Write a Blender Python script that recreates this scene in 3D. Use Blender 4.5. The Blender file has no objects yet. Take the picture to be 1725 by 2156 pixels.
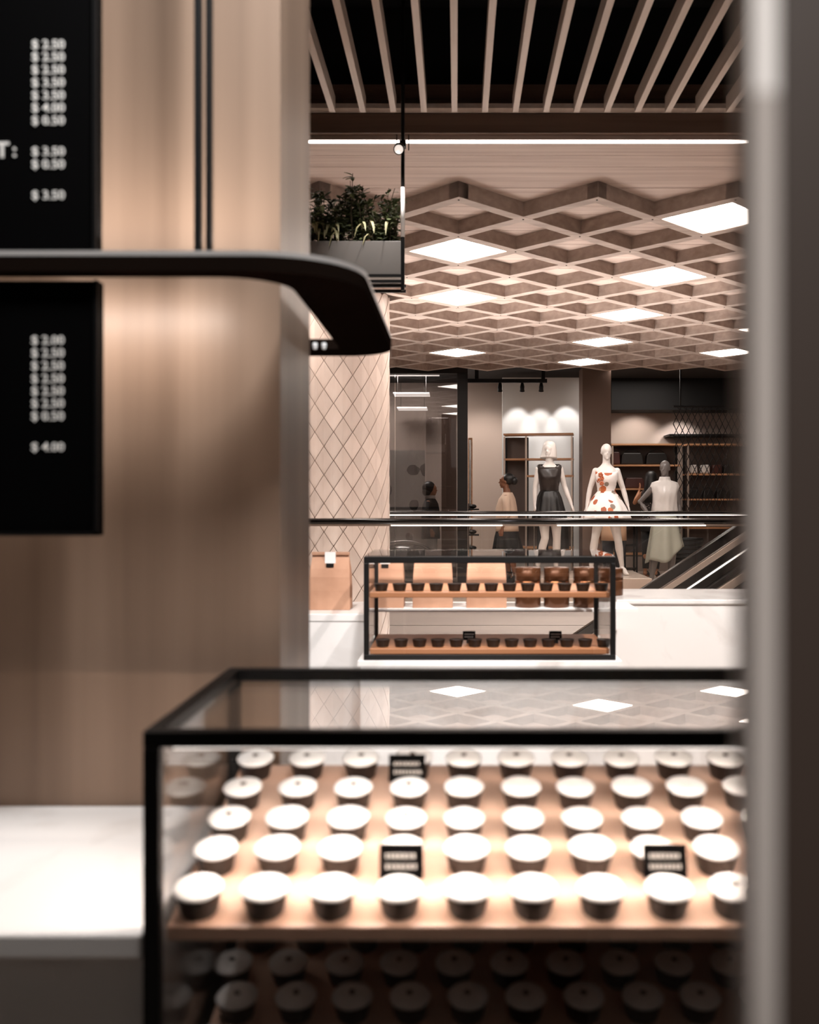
import bpy, bmesh, math, random
from mathutils import Vector, Matrix
random.seed(7)
PI = math.pi
S = bpy.context.scene
COL = S.collection
CZ = 1.27            # camera height above the mall floor
F = 2090.0           # focal length in pixels of the 1725 x 2156 frame
CX, CY = 962.0, 1052.0

# ------------------------------------------------------------------ camera
cam = bpy.data.cameras.new('camera')
cam.sensor_fit = 'VERTICAL'; cam.sensor_height = 36.0; cam.sensor_width = 28.8
cam.lens = F / 2156 * 36.0
cam.shift_x = -(CX - 862.5) / 2156
cam.shift_y = -(1078 - CY) / 2156
cam.clip_start = 0.05; cam.clip_end = 100
cam.dof.use_dof = True; cam.dof.focus_distance = 13.5; cam.dof.aperture_fstop = 3.7
camo = bpy.data.objects.new('camera', cam); COL.objects.link(camo)
camo.location = (0, 0, CZ); camo.rotation_euler = (PI/2, 0, 0)
S.camera = camo

# ------------------------------------------------------------------ world, exposure
w = bpy.data.worlds.new('world'); S.world = w; w.use_nodes = True
w.node_tree.nodes['Background'].inputs[0].default_value = (1.0, 0.86, 0.76, 1)
w.node_tree.nodes['Background'].inputs[1].default_value = 0.004
S.view_settings.view_transform = 'Standard'; S.view_settings.look = 'None'
S.view_settings.exposure = 0.0; S.view_settings.gamma = 1.0
S.view_settings.use_curve_mapping = False
WARM = (1.0, 0.90, 0.82); NEUT = (1.0, 0.955, 0.92)

def lamp(name, kind, loc, energy, color=WARM, target=None, size=0.1, size_y=None, spot=60, blend=0.5):
    l = bpy.data.lights.new(name, kind); l.energy = energy; l.color = color
    if kind == 'AREA':
        l.shape = 'RECTANGLE' if size_y else 'SQUARE'; l.size = size
        if size_y: l.size_y = size_y
    else:
        l.shadow_soft_size = size
    if kind == 'SPOT':
        l.spot_size = math.radians(spot); l.spot_blend = blend
    o = bpy.data.objects.new(name, l); COL.objects.link(o); o.location = loc
    if target is not None:
        d = Vector(target) - Vector(loc)
        o.rotation_euler = d.to_track_quat('-Z', 'Y').to_euler()
    return o

# cafe downlights between the baffles, plus two added fill spots
lamp('cafe_downlight_and_fill', 'SPOT', (-0.62, 0.95, 3.25), 270, NEUT, (-0.62, 1.17, 0.75), 0.05, None, 19, 0.8)
lamp('cafe_downlight_and_fill', 'SPOT', (-0.09, 1.30, 3.25), 230, NEUT, (-0.12, 1.34, 0.75), 0.05, None, 10, 0.9)
lamp('cafe_downlight_and_fill', 'SPOT', (1.2, 2.6, 3.25), 620, NEUT, (1.0, 4.5, 0.7), 0.06, None, 70, 0.7)
lamp('cafe_downlight_and_fill', 'SPOT', (-0.6, 2.6, 3.25), 260, NEUT, (-0.5, 4.0, 0.8), 0.06, None, 50, 0.7)
lamp('cafe_downlight_and_fill', 'SPOT', (0.1, 1.9, 3.2), 260, NEUT, (0.1, 3.6, 0.45), 0.06, None, 32, 0.8)  # added spot, brightens the marble front of the rear plinth
lamp('cafe_downlight_and_fill', 'SPOT', (0.15, 0.85, 3.25), 350, (0.93, 0.97, 1.0), (-0.36, 1.6, 2.35), 0.22, None, 62, 0.9)
lamp('cafe_downlight_and_fill', 'SPOT', (0.16, -0.75, 3.2), 300, NEUT, (0.14, 0.30, 1.33), 0.04, None, 9, 0.8)  # unseen spot added behind the camera to brighten the near post
lamp('cafe_downlight_and_fill', 'SPOT', (-0.45, 4.1, 3.25), 26, NEUT, (-0.42, 5.0, 2.48), 0.05, None, 30, 0.9)
# light of the storey below on its white wall, then an added upward fill
lamp('lower_storey_light_and_fill', 'AREA', (1.0, 9.6, -2.2), 330, NEUT, (1.0, 11.6, -1.0), 3.5, 0.8)
lamp('lower_storey_light_and_fill', 'AREA', (-1.0, 9.3, -4.3), 2300, NEUT, (-0.6, 9.3, 3.0), 5.0, 2.4)  # added upward fill in place of a lit lower floor, brightens the lattice
lamp('cafe_room_light', 'AREA', (0.6, -1.6, 3.0), 3, WARM, (0.2, 2.5, 1.2), 1.6)

# ------------------------------------------------------------------ helpers
def srgb(h):
    h = h.lstrip('#'); v = [int(h[i:i+2], 16)/255 for i in (0, 2, 4)]
    return tuple(c/12.92 if c <= 0.04045 else ((c+0.055)/1.055)**2.4 for c in v) + (1,)
def mat(name, col, rough=0.5, metal=0.0, emit=0, ecol=None, spec=0.5, coat=0.0):
    m = bpy.data.materials.new(name); m.use_nodes = True
    b = m.node_tree.nodes['Principled BSDF']
    c = srgb(col) if isinstance(col, str) else tuple(col) + (1,)
    b.inputs['Base Color'].default_value = c
    b.inputs['Roughness'].default_value = rough; b.inputs['Metallic'].default_value = metal
    b.inputs['Specular IOR Level'].default_value = spec
    b.inputs['Coat Weight'].default_value = coat; b.inputs['Coat Roughness'].default_value = 0.05
    if emit:
        b.inputs['Emission Color'].default_value = srgb(ecol) if ecol else c
        b.inputs['Emission Strength'].default_value = emit
    return m
def noisy(m, c1, c2, scale=(4, 4, 4), detail=5, lo=0.3, hi=0.7, bump=0.0, coord='Object', dist=0.0):
    nt = m.node_tree; N = nt.nodes; L = nt.links; b = N['Principled BSDF']
    tc = N.new('ShaderNodeTexCoord'); mp = N.new('ShaderNodeMapping'); mp.inputs['Scale'].default_value = scale
    no = N.new('ShaderNodeTexNoise'); no.inputs['Detail'].default_value = detail; no.inputs['Scale'].default_value = 1.0
    no.inputs['Distortion'].default_value = dist
    cr = N.new('ShaderNodeValToRGB'); cr.color_ramp.elements[0].position = lo; cr.color_ramp.elements[1].position = hi
    cr.color_ramp.elements[0].color = srgb(c1); cr.color_ramp.elements[1].color = srgb(c2)
    if coord == 'World':
        g = N.new('ShaderNodeNewGeometry'); L.new(g.outputs['Position'], mp.inputs['Vector'])
    else:
        L.new(tc.outputs[coord], mp.inputs['Vector'])
    L.new(mp.outputs[0], no.inputs['Vector']); L.new(no.outputs['Fac'], cr.inputs[0]); L.new(cr.outputs[0], b.inputs['Base Color'])
    if bump:
        bp = N.new('ShaderNodeBump'); bp.inputs['Strength'].default_value = bump; bp.inputs['Distance'].default_value = 0.01
        L.new(no.outputs['Fac'], bp.inputs['Height']); L.new(bp.outputs[0], b.inputs['Normal'])
    return m
def wood(name, c1, c2, axis='x', rough=0.5, fine=1.0, lo=0.3, hi=0.72, coat=0.0):
    sc = {'x': (0.9*fine, 22*fine, 22*fine), 'y': (22*fine, 0.9*fine, 22*fine), 'z': (22*fine, 22*fine, 0.5*fine)}[axis]
    m = mat(name, c1, rough, coat=coat)
    return noisy(m, c1, c2, sc, 6, lo, hi, 0.04, 'World', 0.3)
def glass(name, tint=(1, 1, 1), ior=1.5):
    m = bpy.data.materials.new(name); m.use_nodes = True
    nt = m.node_tree; N = nt.nodes; L = nt.links; N.clear()
    out = N.new('ShaderNodeOutputMaterial'); mx = N.new('ShaderNodeMixShader')
    tr = N.new('ShaderNodeBsdfTransparent'); tr.inputs[0].default_value = tint + (1,)
    gl = N.new('ShaderNodeBsdfGlossy'); gl.inputs['Roughness'].default_value = 0.0
    fr = N.new('ShaderNodeFresnel'); ge = N.new('ShaderNodeNewGeometry')
    mi = N.new('ShaderNodeMix'); mi.data_type = 'FLOAT'
    mi.inputs[2].default_value = ior; mi.inputs[3].default_value = 1/ior     # same thin-glass Fresnel on both faces
    L.new(ge.outputs['Backfacing'], mi.inputs[0]); L.new(mi.outputs[0], fr.inputs['IOR'])
    L.new(fr.outputs[0], mx.inputs[0]); L.new(tr.outputs[0], mx.inputs[1]); L.new(gl.outputs[0], mx.inputs[2])
    L.new(mx.outputs[0], out.inputs[0])
    return m
def P(px, py, d): return Vector(((px-CX)/F*d, d, CZ+(CY-py)/F*d))
def X(px, d): return (px-CX)/F*d
def Z(py, d): return CZ+(CY-py)/F*d

WL = {}
def finish(name, bm, m, parent=None, origin=None, smooth=False, bevel=0.0):
    me = bpy.data.meshes.new(name)
    off = Vector((0, 0, 0))
    if parent is not None: off = WL[parent.name]
    elif origin is not None: off = Vector(origin)
    bmesh.ops.translate(bm, verts=bm.verts, vec=-off)
    bmesh.ops.recalc_face_normals(bm, faces=bm.faces)
    bm.to_mesh(me); bm.free()
    if smooth:
        for p in me.polygons: p.use_smooth = True
    if m is not None: me.materials.append(m)
    o = bpy.data.objects.new(name, me); COL.objects.link(o)
    if parent is not None: o.parent = parent; WL[o.name] = off
    else: o.location = off; WL[o.name] = off
    if bevel:
        md = o.modifiers.new('bevel', 'BEVEL'); md.width = bevel; md.segments = 2; md.limit_method = 'ANGLE'
    return o
def tag(o, label=None, cat=None, group=None, kind=None):
    if label: o['label'] = label
    if cat: o['category'] = cat
    if group: o['group'] = group
    if kind: o['kind'] = kind
    return o
def thing(name, label, cat, loc=(0, 0, 0), group=None, kind=None):
    o = bpy.data.objects.new(name, None); COL.objects.link(o); o.location = loc
    o.empty_display_size = 0.1
    WL[o.name] = Vector(loc)
    return tag(o, label, cat, group, kind)
def copy_tree(o, parent=None):
    c = o.copy(); COL.objects.link(c); c.parent = parent; WL[c.name] = WL[o.name].copy()
    for ch in list(o.children): copy_tree(ch, c)
    return c
def box(bm, x0, x1, y0, y1, z0, z1):
    r = bmesh.ops.create_cube(bm, size=1.0)
    bmesh.ops.scale(bm, verts=r['verts'], vec=(abs(x1-x0), abs(y1-y0), abs(z1-z0)))
    bmesh.ops.translate(bm, verts=r['verts'], vec=((x0+x1)/2, (y0+y1)/2, (z0+z1)/2))
    return r['verts']
def B(*a):
    bm = bmesh.new(); box(bm, *a); return bm
def prism(bm, poly, z0, z1, axis='z'):
    # poly: list of 2D points; extruded along axis between z0 and z1
    def mk(p, h):
        return {'z': (p[0], p[1], h), 'y': (p[0], h, p[1]), 'x': (h, p[0], p[1])}[axis]
    a = [bm.verts.new(mk(p, z0)) for p in poly]; b = [bm.verts.new(mk(p, z1)) for p in poly]
    n = len(poly)
    bm.faces.new(a); bm.faces.new(list(reversed(b)))
    for i in range(n): bm.faces.new((a[i], b[i], b[(i+1) % n], a[(i+1) % n]))
    return a+b
def frame_of(d):
    d = d.normalized(); up = Vector((0, 0, 1)) if abs(d.z) < 0.95 else Vector((1, 0, 0))
    u = d.cross(up).normalized(); v = u.cross(d).normalized(); return u, v
def tube(bm, pts, rad, seg=10, cap=True):
    pts = [Vector(p) for p in pts]; n = len(pts)
    if not isinstance(rad, (list, tuple)): rad = [rad]*n
    rings = []
    for i, p in enumerate(pts):
        d = pts[min(i+1, n-1)] - pts[max(i-1, 0)]
        u, v = frame_of(d)
        rings.append([bm.verts.new(p + (u*math.cos(2*PI*k/seg) + v*math.sin(2*PI*k/seg))*rad[i]) for k in range(seg)])
    for a, b in zip(rings, rings[1:]):
        for k in range(seg): bm.faces.new((a[k], a[(k+1) % seg], b[(k+1) % seg], b[k]))
    if cap: bm.faces.new(list(reversed(rings[0]))); bm.faces.new(rings[-1])
def ell(bm, c, r, seg=16, rings=10, rot=None):
    q = bmesh.ops.create_uvsphere(bm, u_segments=seg, v_segments=rings, radius=1.0)
    bmesh.ops.scale(bm, verts=q['verts'], vec=r if isinstance(r, (tuple, list)) else (r, r, r))
    if rot is not None: bmesh.ops.rotate(bm, verts=q['verts'], cent=(0, 0, 0), matrix=rot)
    bmesh.ops.translate(bm, verts=q['verts'], vec=c)
def lathe(bm, prof, seg=24, c=(0, 0, 0), closed_bottom=True, closed_top=True, mod=None):
    rings = []
    for (r, z) in prof:
        ring = []
        for k in range(seg):
            a = 2*PI*k/seg; rr = r*(mod(a, z) if mod else 1)
            ring.append(bm.verts.new((c[0]+rr*math.cos(a), c[1]+rr*math.sin(a), c[2]+z)))
        rings.append(ring)
    for a, b in zip(rings, rings[1:]):
        for k in range(seg): bm.faces.new((a[k], a[(k+1) % seg], b[(k+1) % seg], b[k]))
    if closed_bottom: bm.faces.new(list(reversed(rings[0])))
    if closed_top: bm.faces.new(rings[-1])
def loft(bm, rings, seg=24, fold=None, caps=True):
    # rings: (z, rx, ry, cx, cy)
    R = []
    for (z, rx, ry, cx, cy) in rings:
        row = []
        for k in range(seg):
            a = 2*PI*k/seg; f, dz = fold(a, z) if fold else (1, 0)
            row.append(bm.verts.new((cx+rx*f*math.cos(a), cy+ry*f*math.sin(a), z+dz)))
        R.append(row)
    for a, b in zip(R, R[1:]):
        for k in range(seg): bm.faces.new((a[k], a[(k+1) % seg], b[(k+1) % seg], b[k]))
    if caps: bm.faces.new(list(reversed(R[0]))); bm.faces.new(R[-1])
def text_mesh(name, s, size, m, parent, loc, rot=(PI/2, 0, 0), ext=0.0006, off=0.0, align='LEFT', shear=0.0, sx=1.0):
    cu = bpy.data.curves.new(name, 'FONT'); cu.body = s; cu.size = size; cu.extrude = ext; cu.offset = off
    cu.align_x = align; cu.align_y = 'CENTER'; cu.shear = shear; cu.resolution_u = 3
    t = bpy.data.objects.new('tmp_text', cu); COL.objects.link(t)
    dg = bpy.context.evaluated_depsgraph_get(); dg.update()
    me = bpy.data.meshes.new_from_object(t.evaluated_get(dg)); me.name = name
    bpy.data.objects.remove(t); bpy.data.curves.remove(cu)
    me.materials.clear(); me.materials.append(m)
    o = bpy.data.objects.new(name, me); COL.objects.link(o); o.parent = parent
    o.location = Vector(loc)-WL[parent.name]; o.rotation_euler = rot; o.scale = (sx, 1, 1)
    WL[o.name] = WL[parent.name]
    return o
ORD = ['first', 'second', 'third', 'fourth', 'fifth', 'sixth', 'seventh', 'eighth', 'ninth', 'tenth', 'eleventh', 'twelfth', 'thirteenth', 'fourteenth', 'fifteenth', 'sixteenth']

# ------------------------------------------------------------------ materials
M = {}
M['black'] = mat('black_metal', '#0d0a09', 0.5, 0.0, spec=0.3)
M['canopy'] = mat('canopy_black', '#1a120e', 0.85, 0.0, spec=0.0)
M['blackgloss'] = mat('black_gloss', '#0d0a09', 0.15, 0.0)
M['void'] = mat('void_black', '#060505', 0.9)
M['board'] = mat('menu_black', '#030202', 0.7, spec=0.05)
M['veneer'] = wood('veneer_wall', '#6e5747', '#947a67', 'z', 0.42, 0.55, 0.25, 0.75, coat=0.0)
M['plank'] = wood('plank_oak', '#ab958a', '#c7b4a9', 'x', 0.55, 1.0)
M['lattice'] = wood('lattice_oak', '#968479', '#b3a298', 'x', 0.5, 0.8)
M['slat'] = wood('baffle_oak', '#b3a194', '#cbbbb0', 'y', 0.5)
M['bulk'] = wood('bulkhead_oak', '#5f4a3e', '#7a6152', 'x', 0.5)
M['tile'] = wood('tile_ash', '#c4b1a6', '#dacac0', 'z', 0.4, 0.35)
_nt = M['tile'].node_tree; _oi = _nt.nodes.new('ShaderNodeObjectInfo'); _hs = _nt.nodes.new('ShaderNodeHueSaturation'); _mr = _nt.nodes.new('ShaderNodeMapRange')
_mr.inputs[3].default_value = 0.88; _mr.inputs[4].default_value = 1.08
_b = _nt.nodes['Principled BSDF']; _src = _b.inputs['Base Color'].links[0].from_socket
_nt.links.new(_oi.outputs['Random'], _mr.inputs[0]); _nt.links.new(_mr.outputs[0], _hs.inputs['Value']); _nt.links.new(_src, _hs.inputs['Color']); _nt.links.new(_hs.outputs[0], _b.inputs['Base Color'])
M['grout'] = mat('tile_backing', '#85736a', 0.8)
M['fascia'] = wood('fascia_grey', '#6a605a', '#7b7069', 'x', 0.5, 0.5)
M['white'] = mat('white_paint', '#efeae6', 0.5)
M['led'] = mat('led_white', '#ffffff', 0.5, emit=9, ecol='#fff3ea')
M['ledsoft'] = mat('led_soft', '#ffffff', 0.5, emit=1.7, ecol='#fff3ea')
M['panel'] = mat('light_panel', '#ffffff', 0.5, emit=20, ecol='#fff1e6')
M['marble'] = noisy(mat('marble', '#e9e3df', 0.18), '#d2cac5', '#efeae7', (2.2, 2.2, 2.2), 8, 0.28, 0.5, 0, 'World', 1.6)
M['glass'] = glass('clear_glass')
M['darkglass'] = glass('dark_glass', (0.6, 0.6, 0.61), 1.6)
M['greenglass'] = glass('railing_glass', (0.985, 0.985, 0.98), 1.25)
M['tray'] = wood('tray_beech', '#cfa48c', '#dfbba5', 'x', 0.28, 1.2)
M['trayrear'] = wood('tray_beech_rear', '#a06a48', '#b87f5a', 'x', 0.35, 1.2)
M['cup'] = noisy(mat('tart_cup', '#1d1310', 0.45), '#0e0807', '#1d120d', (60, 60, 20), 4)
M['cream'] = noisy(mat('tart_cream', '#f6f2ee', 0.45), '#f0ebe6', '#fbf8f6', (40, 40, 40), 3)
M['choc'] = mat('chocolate', '#4a372c', 0.4)
M['kraft'] = noisy(mat('kraft_paper', '#b4866e', 0.75), '#a67a60', '#bc9075', (9, 9, 9), 6, bump=0.1)
M['kraftdark'] = mat('kraft_fold', '#8e6448', 0.8)
M['copper'] = mat('copper_tin', '#8a5a3c', 0.22, 0.85)
M['tin'] = mat('brown_tin', '#5e3b26', 0.25, 0.4)
M['steel'] = mat('steel', '#c9c3be', 0.22, 1.0)
M['steelbrush'] = mat('steel_brushed', '#b8a89c', 0.4, 0.8)
M['floor'] = noisy(mat('stone_floor', '#c9b8ab', 0.25), '#c0aea1', '#d2c3b7', (1.5, 1.5, 1.5), 6, coord='World')
M['cafefloor'] = noisy(mat('cafe_floor', '#cfc3b9', 0.3), '#c4b7ac', '#d8cdc4', (1.2, 1.2, 1.2), 6, coord='World', dist=1.0)
M['chalk'] = mat('chalk_text', '#a8a19b', 0.8)
M['price'] = mat('menu_price', '#e8e0d8', 0.6, emit=0.22, ecol='#e8dfd6')
M['greypaint'] = mat('planter_grey', '#8a847f', 0.4, 0.2)
M['leaf'] = noisy(mat('leaf_green', '#4d5436', 0.45), '#353a26', '#727a52', (8, 8, 8), 3, coord='World')
M['leafpale'] = noisy(mat('leaf_pale', '#a9a37a', 0.5), '#8e8a60', '#cfc79c', (10, 10, 10), 3, coord='World')
M['stem'] = mat('stem_brown', '#4b3c2b', 0.7)
M['postbrown'] = mat('post_brown', '#372b24', 0.6)
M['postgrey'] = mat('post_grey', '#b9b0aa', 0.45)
M['white_and_glare'] = mat('plain_white_and_glare', '#f4efeb', 0.3)  # plain white, also painted as glare on the rod and post edge

# ================================================================== STRUCTURE
def struct(name, bm, m, label, parent=None, **k):
    o = finish(name, bm, m, parent, **k)
    if parent is None: tag(o, label, None, None, 'structure'); o['category'] = name.split('_')[0]
    return o
# floors
struct('floor', B(-6, 7, -2.5, 7.95, -0.30, 0.0), M['cafefloor'], 'dim cafe floor slab under the counters')
mf = struct('floor_mall', B(-6, 9, 11.28, 21, -0.02, 0.0), M['floor'], 'pale stone floor in front of the clothes shop')
def boards(parent, name, x0, x1, y0, y1, z0, z1, n, m, gap=0.004):
    s = (z1-z0)/n
    for i in range(n):
        finish(name, B(x0, x1, y0, y1, z0+i*s+(gap if i else 0), z0+(i+1)*s), m, parent, bevel=0.002)
fa = thing('trim_1', 'grey wooden slab edge above the white lower storey wall', 'trim', (0, 11.28, -0.25), kind='structure')
finish('board', B(-6, 9, 11.24, 11.5, -0.15, -0.0), M['fascia'], fa); finish('board', B(-6, 9, 11.25, 11.5, -0.265, -0.155), M['fascia'], fa)
struct('wall_lower', B(-6, 9, 11.6, 11.8, -4.5, -0.27), M['white'], 'bright white wall of the storey below')
struct('floor_lower', B(-6, 9, 7.0, 11.8, -4.6, -4.5), M['white'], 'pale floor of the lower storey')

# left veneered wall with its receding end face
struct('wall_left', B(-2.6, -0.289, 1.625, 1.95, 0.0, 3.9), M['veneer'], 'lacquered wood veneer wall behind the menu boards')
# cafe ceiling void
struct('ceiling', B(-6, 7, -2.5, 5.5, 3.95, 4.05), M['void'], 'black ceiling void above the wooden baffles')

# bulkhead between baffles and plank ceiling
bk = thing('trim_2', 'brown wooden bulkhead behind the ends of the ceiling baffles', 'trim', (0, 5.3, 3.228), kind='structure')
H1 = 3.228
for a, b in ((H1, 3.335), (3.345, 3.41), (3.41, 3.49)):
    finish('board', B(-6, 7, 5.30, 5.42, a, b-0.003), M['bulk'], bk)
finish('back_panel', B(-6, 7, 5.40, 5.44, 3.49, 3.948), M['void'], bk)
finish('ledge', B(-6, 7, 5.235, 5.30, 3.335, 3.36), M['slat'], bk)
finish('lip', B(-6, 7, 5.335, 5.42, 3.205, 3.2275), M['plank'], bk)

# plank soffit
ZP = CZ+1.948
pl = thing('ceiling_planks', 'pale oak plank soffit over the diamond lattice', 'ceiling', (0, 5.4, ZP), kind='structure')
y = 5.42
pw = 0.196
me0 = None
while y < 14.6:
    if me0 is None:
        o = finish('plank', B(-6, 7, y+0.0015, y+pw-0.0015, ZP, ZP+0.03), M['plank'], pl); me0 = o; y0p = y
    else:
        o = me0.copy(); COL.objects.link(o); o.parent = pl; o.location = (0, y-y0p, random.uniform(-0.0015, 0.0015))
    y += pw
# LED line at the soffit's front edge
led = finish('linear_light', B(-4.5, 5.5, 5.345, 5.365, 3.196, 3.2045), M['led'], origin=(0, 5.36, 3.2))
tag(led, 'thin white linear light along the edge of the plank soffit', 'light')

# baffles (slats)
bf = thing('ceiling_baffles', 'row of pale wooden baffles hanging below the black ceiling', 'ceiling', (0, 5.2, CZ+2.028), kind='structure')
s0 = None
for k in range(-14, 24):
    xk = -0.012+0.1597*k
    if s0 is None:
        s0 = finish('slat', B(-0.0155, 0.0155, -0.6, 5.2, CZ+2.028, CZ+2.113), M['slat'], bf, bevel=0.0015); s0.location.x = xk
    else:
        o = s0.copy(); COL.objects.link(o); o.parent = bf; o.location = (xk, 0, 0)

# ================================================================== LATTICE CEILING
HL = 1.85; HD = 0.427; D0 = 6.98; X0 = 0.012
ZL = CZ+HL
lt = thing('ceiling_lattice', 'diamond grid of pale oak beams under the plank soffit', 'ceiling', (X0, D0, ZL), kind='structure')
TW = 0.043
xL, xR, yN, yF = X0-8*HD, X0+12*HD, D0-2*HD, D0+17*HD
def beam(c, sgn, zb):
    # line  y - D0 = sgn*(x - X0) + c*HD ; clip to rectangle
    xs = []
    for xv in (xL, xR): xs.append(xv)
    lo, hi = xL, xR
    for yv in (yN, yF):
        xv = X0+sgn*(yv-D0-c*HD)
        if (yv == yN) == (sgn > 0): lo = max(lo, xv)
        else: hi = min(hi, xv)
    if hi-lo < 0.3: return
    p0 = Vector((lo, D0+sgn*(lo-X0)+c*HD, 0)); p1 = Vector((hi, D0+sgn*(hi-X0)+c*HD, 0))
    d = (p1-p0).normalized(); nrm = Vector((-d.y, d.x, 0))
    p0 -= d*TW; p1 += d*TW
    bm = bmesh.new()
    prism(bm, [(q.x, q.y) for q in (p0-nrm*TW, p1-nrm*TW, p1+nrm*TW, p0+nrm*TW)], ZL+zb, ZP)
    finish('beam', bm, M['lattice'], lt, bevel=0.002)
for c in range(-40, 60, 2):
    beam(c, 1, 0.0); beam(c, -1, 0.0012)
# dark joint bolts at crossings
bolt0 = None
for i in range(-8, 13):
    for j in range(-2, 12):
        if (i+j) % 2: continue
        if bolt0 is None:
            bm = bmesh.new(); lathe(bm, [(0.006, -0.003), (0.006, 0.002)], 8, (0, 0, ZL))
            bolt0 = finish('bolt', bm, M['black'], lt); bolt0.location = (0, 0, 0)
            base = Vector((X0, D0, 0)); b = bolt0
            for v in b.data.vertices: v.co += base
        else:
            b = bolt0.copy(); COL.objects.link(b); b.parent = lt
        b.location = (i*HD, j*HD, 0)
# light panels
lp0 = None
cols = {0: (0.5, 2.5, 6.5), 4: (-0.5, 1.5, 3.5, 5.5, 7.5), 8: (0.5, 2.5, 4.5, 6.5), -4: (-0.5, 1.5, 3.5, 5.5)}
nm = {0: 'column under the middle peak', 4: 'column running towards the right', 8: 'far right column', -4: 'column left of the tiled pillar'}
for i, ns in cols.items():
    for q, n in enumerate(ns):
        c = Vector((X0+i*HD, D0+2*HD*n, ZL+0.006))
        t = thing('ceiling_light', 'square white light panel, %s from the front in the %s' % (ORD[q], nm[i]), 'light', c, 'light panels in the diamond lattice')
        r = HD-0.068
        if lp0 is None:
            bm = bmesh.new(); prism(bm, [(c.x, c.y-r), (c.x+r, c.y), (c.x, c.y+r), (c.x-r, c.y)], c.z, c.z+0.01)
            a = finish('diffuser', bm, M['panel'], t)
            bm = bmesh.new(); prism(bm, [(c.x, c.y-r), (c.x+r, c.y), (c.x, c.y+r), (c.x-r, c.y)], c.z+0.012, c.z+0.05)
            b = finish('housing', bm, M['white'], t); lp0 = (a, b)
        else:
            for s in lp0:
                o = s.copy(); COL.objects.link(o); o.parent = t

# ================================================================== TILED COLUMN
CXc, CYc, RC = X(709.6, 9.05), 9.05, 0.475
col = thing('wall_column', 'round pillar clad in pale diamond wood tiles', 'pillar', (CXc, CYc, -4.5), kind='structure')
bm = bmesh.new(); lathe(bm, [(RC-0.012, -4.5), (RC-0.012, ZL-0.005)], 72, (CXc, CYc, 0))
finish('core', bm, M['grout'], col, smooth=False)
NA = 18; da = 2*PI/NA; th = 0.247
def tile_into(bm, a0, zc, g=0.962):
    pts = [(0, -1), (0.5, 0), (0, 1), (-0.5, 0)]
    n = 3
    def pt(u, v, r):
        a = a0+u*da*g; return bm.verts.new((CXc+r*math.cos(a), CYc+r*math.sin(a), min(zc+v*th*0.5*g*1.02, ZL-0.006)))
    # outer surface: centre fan with mid points, top edge proud (scale like), rim
    ctr = pt(0, 0, RC+0.006)
    rim = []
    for k in range(4):
        u0, v0 = pts[k]; u1, v1 = pts[(k+1) % 4]
        for s in (0, 0.5):
            u = u0+(u1-u0)*s; v = v0+(v1-v0)*s
            rim.append((pt(u, v, RC+0.002+0.003*v), u, v))
    low = [pt(u, v, RC-0.02) for (_, u, v) in rim]
    m = len(rim)
    for k in range(m):
        bm.faces.new((ctr, rim[k][0], rim[(k+1) % m][0])); bm.faces.new((rim[k][0], low[k], low[(k+1) % m], rim[(k+1) % m][0]))
front = -PI/2
cands = []
for j in range(-8, 27):
    zc = 1.27-0.28+j*th/2
    for k in range(NA):
        a = front+math.radians(3.4)+(k+(0.5 if j % 2 else 0))*da
        zt = zc
        if zt > ZL+0.05 or zt < -1.2: continue
        rel = (a-front+PI) % (2*PI)-PI
        sc = abs(rel-math.radians(25))+0.15*abs(zt-1.3)
        cands.append((sc, a, zt))
cands.sort()
for sc, a, zt in cands[:290]:
    bm = bmesh.new(); tile_into(bm, a, zt); finish('tile', bm, M['tile'], col)
bm = bmesh.new()
for sc, a, zt in cands[290:]: tile_into(bm, a, zt)
o = finish('tile_cladding', bm, M['tile'], col); o['kind'] = 'stuff'

# ================================================================== RAILINGS
def railing(d, x0, x1, zt, hr, label, ledsegs, gh):
    r = thing('railing', label, 'railing', (0, d, zt-1.1))
    bm = bmesh.new()
    prof = [(d+hr*1.1*math.cos(a), zt-hr+hr*math.sin(a)) for a in [2*PI*k/14 for k in range(14)]]
    prism(bm, prof, x0, x1, 'x'); finish('handrail', bm, M['blackgloss'], r, smooth=True)
    finish('channel', B(x0, x1, d-0.012, d+0.012, zt-2*hr-0.012, zt-2*hr+0.006), M['steelbrush'], r)
    n = max(1, int((x1-x0)/1.4)); s = (x1-x0)/n
    for i in range(n):
        finish('pane', B(x0+i*s+0.006, x0+(i+1)*s-0.006, d-0.006, d+0.006, zt-gh, zt-2*hr-0.013), M['greenglass'], r)
    for a, b in ledsegs:
        finish('led_strip', B(a, b, d-0.03, d-0.013, zt-2*hr-0.010, zt-2*hr-0.002), M['ledsoft'], r)
    finish('base_shoe', B(x0, x1, d-0.04, d+0.04, zt-1.14, zt-1.06), M['steelbrush'], r)
railing(7.9, -3.2, 3.6, Z(1091, 7.9), 0.0255, 'black glass-panelled railing nearest the cafe, in front of the tiled pillar',
        [(X(824, 7.9), X(1058, 7.9)), (X(1173, 7.9), X(1485, 7.9))], 1.09)
r2d = 11.3
railing(r2d, -5, 6, Z(1076, r2d), 0.02, 'black railing along the far edge of the void before the shop', [(-4, 5.5)], 1.12)

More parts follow.
